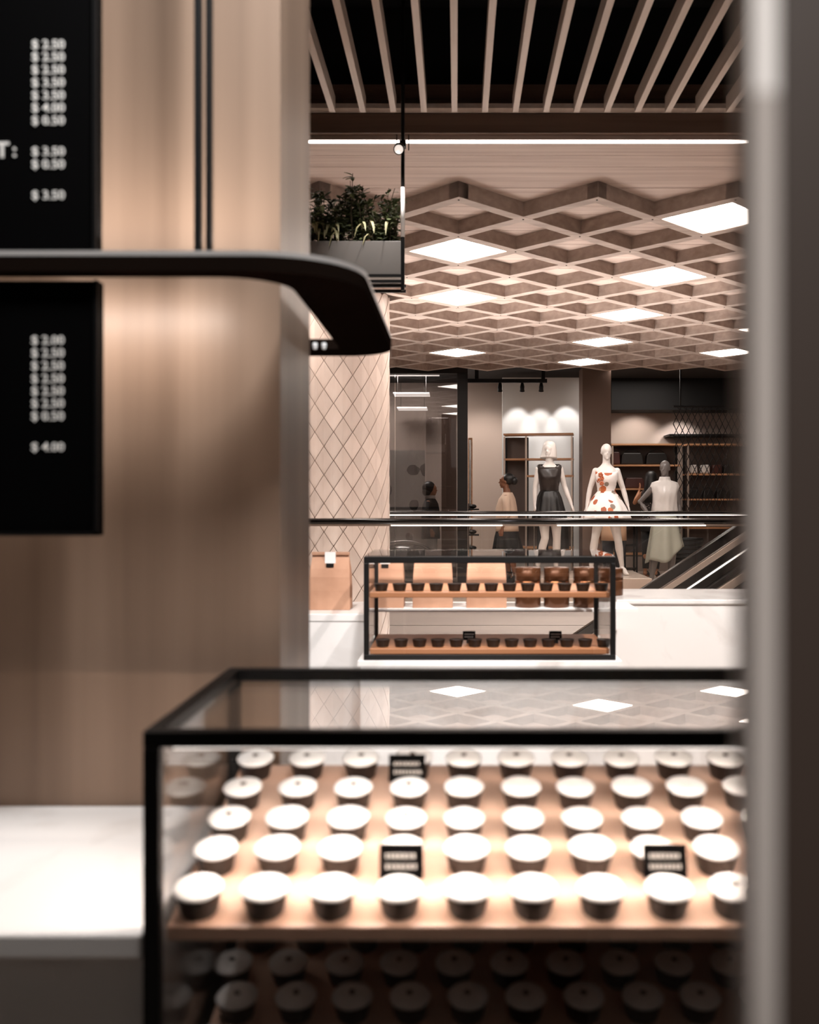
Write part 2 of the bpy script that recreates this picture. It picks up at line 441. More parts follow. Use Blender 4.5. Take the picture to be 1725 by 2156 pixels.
# ================================================================== ESCALATOR
es = thing('escalator', 'escalator with black handrail rising to the right behind the marble counter', 'escalator', (2.0, 9.2, -1.0))
DE = 9.2; sl = 0.671
def eline(x): return 0.438-sl*(1.778-x)
def ebar(name, off, t, y0, y1, m, xa=-2.2, xb=5.2):
    bm = bmesh.new()
    prism(bm, [(xa, eline(xa)-off-t/2), (xb, eline(xb)-off-t/2), (xb, eline(xb)-off+t/2), (xa, eline(xa)-off+t/2)], y0, y1, 'y')
    return finish(name, bm, m, es, bevel=0.008)
ebar('handrail', 0.0, 0.105, DE-0.04, DE+0.05, M['blackgloss'])
ebar('deck_rail', 0.105, 0.07, DE-0.03, DE+0.04, M['steelbrush'])
ebar('balustrade', 0.19, 0.085, DE, DE+0.02, M['blackgloss'])
ebar('led_strip', 0.237, 0.014, DE-0.03, DE+0.0, M['ledsoft'])
ebar('skirt', 0.29, 0.09, DE-0.02, DE+0.03, M['blackgloss'])
ebar('inner_rail', 0.37, 0.06, DE-0.05, DE+0.05, M['black'])
ebar('lower_deck', 0.455, 0.09, DE-0.08, DE+0.05, M['steelbrush'])
ebar('cladding', 0.80, 0.58, DE-0.06, DE+0.04, M['black'])
bm = bmesh.new()
for k in range(26):
    xs = -2.0+0.27*k; zs = eline(xs)-0.85
    box(bm, xs, xs+0.28, DE+0.06, DE+0.95, zs-0.18, zs)
finish('steps', bm, M['steelbrush'], es)

# ================================================================== FRONT COUNTER, WALL CANOPY, MENU BOARDS
ct = thing('marble_counter', 'white marble counter under the lower menu board, left of the tart case', 'counter', (-1.2, 1.38, 0))
hc = CZ-0.5
finish('worktop', B(-2.6, -0.364, 1.143, 1.622, hc-0.03, hc), M['marble'], ct, bevel=0.004)
finish('front_panel', B(-2.6, -0.366, 1.17, 1.60, 0.0, hc-0.031), M['marble'], ct)

hr_ = 0.334
zc0 = CZ+hr_
def arc(cx, cy, r, a0, a1, n=10):
    return [(cx+r*math.cos(a0+(a1-a0)*k/n), cy+r*math.sin(a0+(a1-a0)*k/n)) for k in range(n+1)]
outer = [(-2.6, 1.45)] + arc(-0.300, 1.605, 0.155, -PI/2, 0, 12) + arc(-0.255, 2.20, 0.11, 0, PI/2, 10) + [(-2.6, 2.31)]
inner = [(-2.6, 2.20), (-0.258, 2.20)] + arc(-0.36, 1.592, 0.1, 0, -PI/2, 10) + [(-2.6, 1.492)]
cn = thing('canopy', 'black curved canopy ring wrapping round the end of the veneer wall', 'canopy', (-1.0, 1.9, zc0))
bm = bmesh.new()
ov = outer; iv = inner
def strip(bm, z0, z1):
    n = 40
    def resamp(poly):
        L = [0]
        for a, b in zip(poly, poly[1:]): L.append(L[-1]+math.dist(a, b))
        return L
    prism(bm, ov+iv, z0, z1)
strip(bm, zc0, zc0+0.022)
finish('shelf', bm, M['canopy'], cn)
# front upstand lip
bm = bmesh.new()
lipo = [(p[0], p[1]) for p in outer]; lipi = []
for k, p in enumerate(outer):
    a = outer[max(0, k-1)]; b = outer[min(len(outer)-1, k+1)]
    d = Vector((b[0]-a[0], b[1]-a[1])).normalized(); lipi.append((p[0]-d.y*0.006, p[1]+d.x*0.006))
prism(bm, lipo+list(reversed(lipi)), zc0+0.0225, zc0+0.030)
finish('rim', bm, M['postgrey'], cn)  # pale grey paints in the light caught along the black lip
for px in (664, 683):
    p = P(px, 735, 2.195)
    bm = bmesh.new(); lathe(bm, [(0.004, 0.0), (0.006, 0.008), (0.005, 0.014)], 12, (p.x, p.y-0.004, zc0-0.002)); finish('spotlight', bm, M['white_and_glare'], cn)
# LED channel hidden in the canopy, washing the wall up and down
lamp('canopy_uplight', 'AREA', (-0.75, 1.51, zc0+0.05), 3.6, NEUT, (-0.75, 1.60, zc0+0.6), 0.9, 0.02)
lamp('canopy_downlight', 'AREA', (-0.75, 1.51, zc0-0.02), 2.0, WARM, (-0.75, 1.62, zc0-0.16), 0.7, 0.02)

# hanger rods in front of the wall
for xa, xb, nm_ in ((413, 427, 'thin black hanger bar left of its twin, on the wall above the canopy'), (437, 449, 'thin black hanger bar right of its twin, on the wall above the canopy')):
    r = finish('hanger_bar', B(X(xa, 1.5), X(xb, 1.5), 1.488, 1.50, zc0+0.0225, 3.3), M['black'], origin=(X(xa, 1.5), 1.5, zc0+0.0225))
    tag(r, nm_, 'bar', 'hanger bars above the canopy')

DB = 1.47
def menu(label, y_top, y_bot, lines, x_right, dx):
    z0, z1 = Z(y_bot, DB), Z(y_top, DB)
    r = thing('menu_board', label, 'menu board', (-1.0, DB+0.02, z0))
    x1 = X(x_right, DB)
    pn = finish('panel', B(x1-0.75, x1, DB, DB+0.022, z0, z1), M['board'], r, bevel=0.002)
    fr = bmesh.new()
    box(fr, x1-0.75, x1, DB-0.004, DB-0.0005, z0, z0+0.006); box(fr, x1-0.006, x1, DB-0.004, DB-0.0005, z0, z1)
    finish('frame', fr, M['black'], r)
    for (s, yy) in lines:
        xl = X(dx, DB)
        text_mesh('price', s, 0.0180, M['price'], pn, (xl, DB-0.0012, Z(yy, DB)), off=0.0001, sx=1.08)
    return r
m1 = menu('black menu board above the canopy with ten price lines', -360, 545, [('$ 2.50', 95), ('$ 2.50', 121), ('$ 2.50', 148), ('$ 3.50', 175), ('$ 3.50', 202), ('$ 4.00', 228), ('$ 0.50', 255), ('$ 3.50', 320), ('$ 0.50', 347), ('$ 3.50', 412)], 205, 67)
text_mesh('heading', 'T', 0.032, M['price'], m1, (X(-8, DB), DB-0.0012, Z(318, DB)), off=0.0006)
text_mesh('heading', ':', 0.028, M['price'], m1, (X(27, DB), DB-0.0012, Z(318, DB)), off=0.0004)
m2 = menu('black menu board below the canopy with eight price lines', 590, 1128, [('$ 2.00', 717), ('$ 2.50', 744), ('$ 2.50', 771), ('$ 2.50', 798), ('$ 2.50', 824), ('$ 2.50', 850), ('$ 0.50', 877), ('$ 4.00', 942)], 208, 66)

# ================================================================== TARTS
FILL = {}
def make_tart(name, flat=False):
    t = bpy.data.objects.new(name, None); COL.objects.link(t); WL[t.name] = Vector((0, 0, 0)); t.empty_display_size = 0.03
    bm = bmesh.new()
    lathe(bm, [(0.0205, 0.0), (0.0212, 0.001), (0.0268, 0.0275), (0.0272, 0.0285), (0.0258, 0.0285), (0.0250, 0.0262)], 48, mod=lambda a, z: 1+0.022*math.cos(24*a)*(0.4+z*20 if z < 0.03 else 1))
    finish('cup', bm, M['cup'], t, smooth=True)
    bm = bmesh.new()
    lathe(bm, [(0.0252, 0.0280), (0.0284, 0.0290), (0.0289, 0.0302), (0.0276, 0.0325), (0.0215, 0.0352), (0.0120, 0.0366), (0.0060, 0.0362), (0.0035, 0.0350)] if not flat else [(0.0235, 0.018), (0.0243, 0.0225), (0.012, 0.0235), (0.003, 0.0235)], 28,
          mod=lambda a, z: 1+0.012*math.sin(3*a+1)+0.008*math.sin(5*a))
    t2 = finish('filling', bm, M['cream'], t, smooth=True); FILL[t.name] = t2
    return t
def add_topping(t):
    bm = bmesh.new(); ell(bm, (0.001, 0.0, 0.0358), (0.0052, 0.0042, 0.0022), 10, 6); finish('topping', bm, M['choc'], FILL[t.name], smooth=True)
tartA = make_tart('tart'); tartB = make_tart('tart'); add_topping(tartB)
tartC = make_tart('tart', True)
used = {'A': False, 'B': False, 'C': False}
SLOPE = 0.2; TILT = math.atan(SLOPE)
def hplane(d): return 0.495-SLOPE*(d-1.195)      # tray top below the camera
def put_tart(loc, rot, label, group, kind, scale=1.0, rz=0.0):
    src = {'A': tartA, 'B': tartB, 'C': tartC}[kind]
    if not used[kind]: used[kind] = True; t = src
    else: t = copy_tree(src)
    t.rotation_mode = 'ZYX'; t.location = loc; t.rotation_euler = (rot, 0, rz); t.scale = (scale,)*3
    tag(t, label, 'tart', group); return t

# ---- front display case
D1, D2 = 1.143, 1.58
XL0, XR0 = -0.362, 0.78
zt = CZ-0.267; fw = 0.019
zb = CZ-1.0
fc = thing('display_case', 'black framed glass case of lit tarts in the foreground', 'display case', (0.2, 1.36, zb))
finish('top_bar', B(XL0, XR0, D1, D1+fw, zt-fw, zt), M['black'], fc, bevel=0.0015)
finish('top_bar', B(XL0, XR0, D2-fw, D2, zt-fw, zt), M['black'], fc, bevel=0.0015)
for xa in (XL0, XR0-fw):
    finish('side_bar', B(xa, xa+fw, D1+fw+0.0004, D2-fw-0.0004, zt-fw, zt), M['black'], fc, bevel=0.0015)
    for ya in (D1, D2-fw):
        finish('post', B(xa, xa+fw, ya, ya+fw, zb, zt-fw-0.0004), M['black'], fc, bevel=0.0015)
finish('bottom_bar', B(XL0+fw, XR0-fw, D1, D1+fw, zb, zb+0.04), M['black'], fc)
finish('back_panel', B(XL0+fw+0.0005, XR0-fw-0.0005, D2-0.012, D2-0.006, zb, CZ-hplane(1.57)-0.02), M['black'], fc)
finish('plinth', B(XL0, XR0, D1, D2, zb-0.27, zb-0.0005), M['black'], fc)
finish('pane', B(XL0+fw+0.0003, XR0-fw-0.0003, D1+fw+0.0003, D2-fw-0.0003, zt-fw+0.001, zt-fw+0.005), M['glass'], fc)['label'] = 'glass top pane mirroring the ceiling lights'
finish('pane', B(XL0+fw, XR0-fw, D1+0.004, D1+0.008, zb+0.04, zt-fw-0.0004), M['glass'], fc)
for xa in (XL0+0.007, XR0-0.011):
    finish('pane', B(xa, xa+0.004, D1+fw+0.0005, D2-fw-0.0005, zb, zt-fw-0.0004), M['glass'], fc)
def tilted_tray(parent, name, dz, m, d0=1.166, d1=1.572, t=0.018, x0=XL0+0.0205, x1=XR0-0.0205):
    bm = bmesh.new()
    za, zb_ = CZ-hplane(d0)-dz, CZ-hplane(d1)-dz
    prism(bm, [(d0, za-t), (d1, zb_-t), (d1, zb_), (d0, za)], x0, x1, 'x')
    return finish(name, bm, m, parent, bevel=0.002)
tilted_tray(fc, 'tray', 0.0, M['tray'])
tilted_tray(fc, 'tray', 0.262, M['tray'])
finish('led_bar', B(XL0+0.03, XR0-0.03, D1+fw+0.001, D1+fw+0.007, zt-fw-0.006, zt-fw-0.002), M['ledsoft'], fc)
lamp('case_light', 'AREA', (0.12, D1+fw+0.012, zt-fw-0.003), 5.0, (1.0, 0.88, 0.78), (0.12, 1.30, CZ-0.5), 0.9, 0.008)

rowsD = [1.195, 1.283, 1.358, 1.444, 1.535]
rown = ['front row', 'second row', 'middle row', 'fourth row', 'back row']
skip = {(1, 7)}
for ri, d in enumerate(rowsD):
    for ci in range(11):
        xx = -0.31+0.0804*ci+random.uniform(-0.0015, 0.0015)
        if xx > 0.50: continue
        kind = 'B' if (ri == 4 or (ri, ci) in {(0, 3), (2, 3), (3, 0), (3, 1), (3, 2), (3, 3), (2, 0), (0, 8)}) else 'A'
        put_tart((xx, d, CZ-hplane(d)), TILT, 'white-topped tart, %s of the lit tray, %s from the left' % (rown[ri], ORD[ci]),
                 'tarts on the lit upper tray', kind, random.uniform(0.97, 1.03), random.uniform(0, 6.28))
lowD = [1.30, 1.385, 1.455, 1.535]
lown = ['nearest row', 'second row', 'third row', 'last row']
for ri, d in enumerate(lowD):
    for ci in range(11):
        xx = -0.325+0.0804*ci+(0.02 if ri % 2 else 0)+random.uniform(-0.002, 0.002)
        if xx > 0.46: continue
        put_tart((xx, d, CZ-hplane(d)-0.262), TILT, 'dim tart on the dark lower tray, %s, %s from the left' % (lown[ri], ORD[ci]), 'tarts on the dark lower tray', 'B', 1.0, random.uniform(0, 6.28))

def price_card(loc, wdt, hgt, label, group, lean=0.18, parent_z=0.0):
    t = thing('price_card', label, 'price card', loc, group)
    c = Vector(loc)
    cd = finish('card', B(c.x-wdt/2, c.x+wdt/2, c.y-0.001, c.y+0.001, c.z+0.012, c.z+0.012+hgt), M['board'], t)
    finish('holder', B(c.x-wdt*0.2, c.x+wdt*0.2, c.y-0.006, c.y+0.006, c.z, c.z+0.0118), M['black'], t)
    for q in (0.66, 0.36):
        bm = bmesh.new(); xx = c.x-wdt*0.36
        while xx < c.x+wdt*0.34:
            ww = random.uniform(0.05, 0.09)*wdt; box(bm, xx, xx+ww, c.y-0.0018, c.y-0.0012, c.z+0.012+hgt*(q-0.07), c.z+0.012+hgt*(q+0.07)); xx += ww+0.03*wdt
        finish('chalk_line', bm, M['chalk'], cd)
    t.rotation_euler = (-lean, 0, 0)
    return t
def card_at(px, py_bottom, d):
    return (X(px, d), d, CZ-hplane(d))
price_card(card_at(845, 0, 1.239), 0.055, 0.042, 'small black price card in the second row of lit tarts, left of centre', 'price cards in the front case')
price_card(card_at(1403, 0, 1.239), 0.055, 0.042, 'small black price card in the lit tarts near the right post', 'price cards in the front case')
price_card(card_at(857, 0, 1.490), 0.055, 0.040, 'small black price card by the back row, half hidden by the frame', 'price cards in the front case')

# ================================================================== REAR COUNTERS AND CASE
R1, R2 = 3.62, 4.07
rxl, rxr = X(766, R1), X(1297, R1)
rzt = Z(1172, R1); rzb = Z(1390, R1)
HCN = CZ-0.453
lc = thing('marble_counter', 'white marble counter block carrying the single paper bag, left of the rear case', 'counter', (-0.9, 4.1, 0))
finish('worktop', B(-2.2, X(768, 3.93), 3.932, 4.40, HCN-0.03, HCN), M['marble'], lc, bevel=0.003)
finish('front_panel', B(-2.2, X(766, 3.93), 3.935, 4.40, 0, HCN-0.0305), M['marble'], lc)
rc = thing('marble_counter', 'long white marble counter in front of the escalator, right of the rear case', 'counter', (1.8, 4.75, 0))
rcx = X(1297, 4.5)
finish('worktop', B(rcx, 3.2, 4.49, 5.04, HCN-0.02, HCN), M['marble'], rc, bevel=0.004)
finish('front_panel', B(rcx, 3.2, 4.50, 5.04, 0, HCN-0.0205), M['marble'], rc)
bc = thing('case_plinth', 'pale marble plinth carrying the rear glass case', 'plinth', (0.1, 3.85, 0))
finish('body', B(rxl-0.01, rxr+0.01, R1-0.02, 4.10, 0, rzb-0.02), M['marble'], bc)
finish('top_slab', B(rxl-0.02, rxr+0.02, R1-0.0205, 4.11, rzb-0.0195, rzb-0.0005), M['marble'], bc)
ls = finish('shelf_ledge', B(X(768, 3.93)+0.004, rcx+0.03, 4.112, 4.40, HCN-0.012, HCN), M['white'], origin=(0.1, 4.25, HCN))
tag(ls, 'thin white ledge behind the rear case holding bags and tins', 'shelf')
for xx in (-0.3, 0.15, 0.6):
    pass

dcs = thing('display_case', 'smaller black framed glass case in the middle distance before the mannequins', 'display case', (0.1, 3.85, rzb))
f2 = 0.0185
for ya in (R1, R2-f2):
    finish('top_bar', B(rxl, rxr, ya, ya+f2, rzt-f2*1.3, rzt), M['black'], dcs, bevel=0.0015)
    finish('bottom_bar', B(rxl, rxr, ya, ya+f2, rzb, rzb+f2), M['black'], dcs, bevel=0.0015)
for xa in (rxl, rxr-f2):
    finish('side_bar', B(xa, xa+f2, R1+f2+0.0004, R2-f2-0.0004, rzt-f2*1.3, rzt), M['black'], dcs, bevel=0.0015)
    for ya in (R1, R2-f2):
        finish('post', B(xa, xa+f2, ya, ya+f2, rzb+f2+0.0003, rzt-f2*1.3-0.0003), M['black'], dcs, bevel=0.0015)
finish('pane', B(rxl+0.004, rxr-0.004, R1+0.004, R2-0.004, rzt+0.0004, rzt+0.004), M['glass'], dcs)
finish('pane', B(rxl+f2, rxr-f2, R1+0.006, R1+0.010, rzb+f2, rzt-f2*1.3), M['glass'], dcs)
for xa in (rxl+0.007, rxr-0.011): finish('pane', B(xa, xa+0.004, R1+f2+0.001, R2-f2-0.001, rzb+f2, rzt-f2*1.3), M['glass'], dcs)
zs1 = Z(1247, R1+0.02); zs2 = Z(1366, R1+0.02)
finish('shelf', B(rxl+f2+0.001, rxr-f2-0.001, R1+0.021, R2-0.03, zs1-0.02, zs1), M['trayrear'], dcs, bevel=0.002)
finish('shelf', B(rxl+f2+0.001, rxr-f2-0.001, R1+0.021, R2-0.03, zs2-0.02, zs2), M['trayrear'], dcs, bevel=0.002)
finish('led_bar', B(rxl+0.03, rxr-0.03, R1+f2+0.001, R1+f2+0.006, rzt-f2*1.3+0.004, rzt-f2*1.3+0.008), M['ledsoft'], dcs)
lamp('rear_case_light', 'AREA', (0.12, R1+f2+0.01, rzt-0.018), 2.2, WARM, (0.12, 4.2, zs1+0.05), 0.85, 0.008)
for i in range(13):
    d = R1+0.075
    put_tart((X(803+38.6*i, d), d, zs1), 0, 'small dark tart cup on the upper shelf of the rear case, %s from the left' % ORD[i], 'tarts in the rear case, upper shelf', 'C', 0.98)
for i in range(13):
    d = R1+0.075
    put_tart((X(806+38.8*i, d), d, zs2), 0, 'small dark tart cup on the bottom shelf of the rear case, %s from the left' % ORD[i], 'tarts in the rear case, bottom shelf', 'C', 0.98)
price_card((X(988, 3.78), 3.78, zs2), 0.048, 0.034, 'tiny black card on the bottom shelf of the rear case, at its middle', 'price cards in the rear case', 0.1)
price_card((X(1170, 3.78), 3.78, zs2), 0.048, 0.034, 'tiny black card on the bottom shelf of the rear case, before the escalator', 'price cards in the rear case', 0.1)

# ---- kraft paper bags
def paper_bag(px, d, wpx, z0, ztop_py, label, sticker):
    wd = wpx*d/F; zt_ = Z(ztop_py, d); x = X(px, d)
    t = thing('paper_bag', label, 'paper bag', (x, d, z0), 'kraft paper bags on the counter')
    dp = 0.10; h = zt_-z0
    bm = bmesh.new(); rows = []
    for (q, ww, dd) in ((0, 1, 1), (0.35, 1.0, 1.0), (0.6, 0.985, 0.9), (0.75, 0.965, 0.68), (0.86, 0.94, 0.42), (0.95, 0.92, 0.2), (1.0, 0.915, 0.14)):
        a = wd/2*ww; b = dp/2*dd; g = 0.86 if q > 0.3 else 0.97
        rows.append([bm.verts.new((x+sx*a*gx, d+sy*b, z0+q*h)) for sx, sy, gx in ((-1, -1, 1), (0, -1.04, 1), (1, -1, 1), (1, 0, g), (1, 1, 1), (0, 1.04, 1), (-1, 1, 1), (-1, 0, g))])
    for a, b in zip(rows, rows[1:]):
        for k in range(8): bm.faces.new((a[k], a[(k+1) % 8], b[(k+1) % 8], b[k]))
    bm.faces.new(rows[0]); bm.faces.new(rows[-1])
    finish('body', bm, M['kraft'], t, bevel=0.003)
    fo = finish('fold', B(x-wd*0.46, x+wd*0.46, d-0.016, d+0.004, zt_-0.001, zt_+0.012), M['kraftdark'] if sticker == 'dark' else M['kraft'], t, bevel=0.002)
    sw = wd*0.13
    if sticker == 'white':
        finish('sticker', B(x-sw, x+sw, d-0.0235, d-0.017, zt_-0.034, zt_+0.0125), M['white_and_glare'], fo); finish('clip', B(x-sw*0.7, x+sw*0.7, d-0.036, d-0.0238, zt_-0.05, zt_-0.034), M['black'], fo)
    else:
        finish('clip', B(x-sw*0.9, x+sw*0.9, d-0.0235, d-0.0165, zt_-0.014, zt_+0.0125), M['black'], fo)
DG = 4.20
paper_bag(697, 4.12, 86, HCN, 1168, 'brown paper bag with white sticker standing alone left of the rear case', 'white')
paper_bag(812, DG, 80, HCN, 1170, 'brown paper bag behind the left end of the rear case', 'white')
paper_bag(912, DG, 84, HCN, 1170, 'brown paper bag behind the rear case, second from its left end', 'dark')
paper_bag(1024, DG, 84, HCN, 1170, 'brown paper bag with dark clip behind the middle of the rear case', 'dark')
# ---- brown tins
def canister(px, d, wpx, z0, ztop_py, label):
    x = X(px, d); r = wpx*d/F/2; h = Z(ztop_py, d)-z0
    t = thing('tin_canister', label, 'tin', (x, d, z0), 'brown tins behind the rear case')
    bm = bmesh.new(); lathe(bm, [(r*0.97, 0), (r, 0.003), (r, h*0.52), (r*0.985, h*0.525)], 28, (x, d, z0)); finish('body', bm, M['tin'], t, smooth=True)
    bm = bmesh.new(); lathe(bm, [(r*1.005, h*0.53), (r*1.01, h*0.545), (r*1.01, h*0.66), (r*1.0, h*0.67)], 28, (x, d, z0)); finish('band', bm, M['copper'], t, smooth=True)
    bm = bmesh.new(); lathe(bm, [(r*0.985, h*0.675), (r, h*0.68), (r, h*0.985), (r*0.97, h)], 28, (x, d, z0)); finish('lid', bm, M['tin'], t, smooth=True)
for px, nm_ in ((1112, 'leftmost of the brown tins, next to the paper bags'), (1172, 'second brown tin from the paper bags behind the rear case'), (1234, 'brown tin behind the right end of the rear case')):
    canister(px, DG, 54, HCN, 1194, nm_)
canister(1288, 4.72, 48, HCN, 1196, 'brown tin on the end of the long marble counter')

# ================================================================== HANGING PLANTER
DP = 5.0
pt_ = thing('hanging_planter', 'grey planter box hung on a thin rod beside the wood wall', 'planter', (-0.95, DP+0.12, Z(590, DP)))
px1 = X(845, DP)
bm = bmesh.new(); z0, z1 = Z(578, DP), Z(507, DP)
box(bm, -1.7, px1, DP, DP+0.008, z0, z1); box(bm, -1.7, px1, DP+0.232, DP+0.24, z0, z1); box(bm, -1.7, px1, DP+0.008, DP+0.232, z0, z0+0.008)
box(bm, px1-0.008, px1, DP+0.008, DP+0.232, z0, z1); box(bm, -1.7, -1.692, DP+0.008, DP+0.232, z0, z1)
finish('trough', bm, M['greypaint'], pt_, bevel=0.003)
finish('soil', B(-1.69, px1-0.01, DP+0.01, DP+0.23, z0+0.02, z1-0.03), mat('soil', '#2a1f18', 0.9), pt_)
for ya in (DP-0.012, DP+0.222):
    finish('frame_rail', B(-1.72, px1+0.012, ya, ya+0.02, Z(584, DP), Z(579, DP)), M['black'], pt_)
    finish('frame_rail', B(-1.72, px1+0.012, ya, ya+0.02, Z(596, DP), Z(590, DP)), M['black'], pt_)
xr = X(848.5, DP)
bm = bmesh.new(); tube(bm, [(xr, DP-0.004, Z(612, DP)), (xr, DP-0.004, Z(500, DP))], 0.0095, 12); finish('rod', bm, M['black'], pt_)
bm = bmesh.new(); tube(bm, [(xr, DP-0.004, Z(499.8, DP)), (xr, DP-0.004, Z(395, DP))], 0.0105, 16); finish('sleeve', bm, M['white_and_glare'], pt_, smooth=True)['label'] = 'stretch of the rod painted white for its glare'  # rod stretch coloured white to paint the glare on dark metal
bm = bmesh.new(); tube(bm, [(xr, DP-0.004, Z(394.8, DP)), (xr, DP-0.004, 3.95)], 0.0095, 12); finish('rod', bm, M['black'], pt_)
bm = bmesh.new(); tube(bm, [(-1.6, DP+0.1, Z(579, DP)), (-1.6, DP+0.1, 3.95)], 0.0095, 12); finish('rod', bm, M['black'], pt_)
# clamp lamp on the rod
cl = thing('clamp_lamp', 'small black round lamp clamped on the planter rod', 'lamp', (xr-0.01, DP-0.03, Z(318, DP)))
c = Vector((xr-0.014, DP-0.045, Z(318, DP)))
bm = bmesh.new(); tube(bm, [c+Vector((0, 0.028, 0.014)), c+Vector((0, 0.0, 0)), c+Vector((-0.002, -0.014, -0.010)), c+Vector((-0.002, -0.03, -0.018))], [0.018, 0.026, 0.027, 0.027], 18); finish('housing', bm, M['black'], cl, smooth=True)
M['lens'] = mat('lens_glow', '#ffffff', 0.3, emit=0.8, ecol='#fff0e4')
bm = bmesh.new(); tube(bm, [c+Vector((-0.002, -0.0301, -0.0181)), c+Vector((-0.002, -0.033, -0.0195))], [0.022, 0.021], 18); finish('lens', bm, M['lens'], cl)
finish('clamp', B(xr-0.016, xr+0.016, DP-0.025, DP+0.012, Z(312, DP), Z(298, DP)), M['black'], cl)
bm = bmesh.new()
for sx in (-0.03, 0.03): tube(bm, [(xr+sx, DP-0.01, Z(318, DP)), (xr+sx, DP-0.01, Z(285, DP))], 0.003, 6)
finish('bracket', bm, M['black'], cl)
lamp('clamp_lamp_light', 'SPOT', c+Vector((0.0, -0.05, -0.02)), 16, NEUT, (px1-0.12, DP-0.02, Z(520, DP)), 0.02, None, 60, 0.9)

# plants
def leaf(bm, p, d, L, wd, droop=0.3):
    d = d.normalized(); u, v = frame_of(d)
    pts = []
    for q, ww in ((0, 0.12), (0.35, 1.0), (0.7, 0.8), (1.0, 0.05)):
        c = p+d*L*q+Vector((0, 0, -droop*L*q*q))
        pts.append((bm.verts.new(c-u*wd*ww/2), bm.verts.new(c+v*wd*0.12), bm.verts.new(c+u*wd*ww/2)))
    for a, b in zip(pts, pts[1:]):
        bm.faces.new((a[0], a[1], b[1], b[0])); bm.faces.new((a[1], a[2], b[2], b[1]))
pls = [(-1.35, 0.30, 'bushy green plant at the hidden left end of the planter', 0), (-1.02, 0.30, 'leafy green plant behind the wall edge in the planter', 0), (-0.80, 0.34, 'tall loose green plant left of the pale-leaved one in the planter', 0),
       (-0.66, 0.26, 'pale strap-leaved plant in the middle of the planter', 1), (-0.52, 0.30, 'dense upright green plant right of the planter middle', 0), (-0.37, 0.24, 'low bushy green plant at the rod end of the planter', 0)]
for (xx, hh, lab, pale) in pls:
    t = thing('planter_shrub', lab, 'plant', (xx, DP+0.12, z1-0.03), 'plants in the hanging planter')
    bs = bmesh.new(); bl = bmesh.new(); bp_ = bmesh.new()
    for k in range(24):
        a = random.uniform(0, 2*PI); sp = random.uniform(0.02, 0.13); h2 = 1.3*hh*random.uniform(0.45, 1.0)
        p0 = Vector((xx+random.uniform(-0.05, 0.05), DP+0.12+random.uniform(-0.05, 0.05), z1-0.031))
        p2 = p0+Vector((math.cos(a)*sp, math.sin(a)*sp*0.9, h2))
        p1 = (p0+p2)/2+Vector((random.uniform(-0.01, 0.01),)*3)
        tube(bs, [p0, p1, p2], [0.003, 0.0025, 0.0015], 5)
        for q in range(22):
            s = random.uniform(0.18, 1.0); p = p0.lerp(p2, s)
            dd = Vector((random.uniform(-1, 1), random.uniform(-1, 1), random.uniform(-0.1, 0.9)))
            leaf(bl, p, dd, random.uniform(0.035, 0.065), random.uniform(0.014, 0.026))
    for k in range(9 if pale else 3):
        p0 = Vector((xx+random.uniform(-0.09, 0.09), DP+0.03+random.uniform(-0.01, 0.03), z1+0.02+random.uniform(0, 0.07)))
        leaf(bp_, p0, Vector((random.uniform(-0.3, 0.3), -0.35, 0.7)), random.uniform(0.09, 0.15), 0.016, 1.3)
    finish('stems', bs, M['stem'], t); o = finish('foliage', bl, M['leaf'], t); o['kind'] = 'stuff'
    o = finish('strap_leaves', bp_, M['leafpale'], t); o['kind'] = 'stuff'

# ================================================================== NEAR DOOR POST (right edge)
dpn = 0.30
po = thing('door_1', 'blurred brown door post with grey edge at the right margin', 'door', (0.13, dpn, 0), kind='structure')
finish('leaf_panel', B(X(1640, dpn), 0.26, dpn, dpn+0.022, 0, 2.4), M['postbrown'], po)
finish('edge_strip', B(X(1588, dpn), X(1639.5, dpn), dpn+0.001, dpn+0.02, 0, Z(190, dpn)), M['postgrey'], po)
finish('edge_strip', B(X(1588, dpn), X(1639.5, dpn), dpn+0.001, dpn+0.02, Z(189.5, dpn), 2.4), M['white_and_glare'], po)  # upper strip coloured white in place of a bright reflection on the edge

# ================================================================== CLOTHES SHOP
T = {}
T['taupe'] = mat('wall_taupe', '#a8978d', 0.7)
T['grey'] = mat('wall_panel_white', '#d3d2d0', 0.6)
T['brown'] = mat('pillar_brown', '#6e574b', 0.6)
T['oak'] = wood('shelf_oak', '#a8754f', '#c2926c', 'x', 0.5)
T['darkback'] = mat('shelf_back_dark', '#4f443f', 0.7)
T['manwhite'] = mat('mannequin_white', '#d9d2cd', 0.35)
T['mangrey'] = mat('mannequin_grey', '#6d6764', 0.35)
T['leather'] = mat('black_leather', '#0c0a0a', 0.38)
T['leathertop'] = mat('brown_leather', '#2a221f', 0.35)
T['satin'] = mat('white_satin', '#cfcac6', 0.28)
T['sage'] = mat('sage_satin', '#a4a497', 0.35)
T['skin'] = mat('skin_brown', '#7a4f38', 0.5)
T['skin2'] = mat('skin_tan', '#b07a5a', 0.5)
T['hair'] = mat('black_hair', '#0f0b0a', 0.45)
T['beige'] = mat('beige_knit', '#c2a894', 0.8)
T['blackcloth'] = mat('black_cloth', '#141212', 0.75)
T['jeans'] = mat('dark_denim', '#1d1e24', 0.8)
T['tan'] = mat('tan_coat', '#c9a183', 0.8)
T['pale'] = mat('pale_trousers', '#bfb7b0', 0.7)
T['bagblack'] = mat('handbag_black', '#15110f', 0.4)
T['bagred'] = mat('handbag_oxblood', '#43201a', 0.4)
T['dots'] = mat('dotted_fabric', '#2a2220', 0.8)
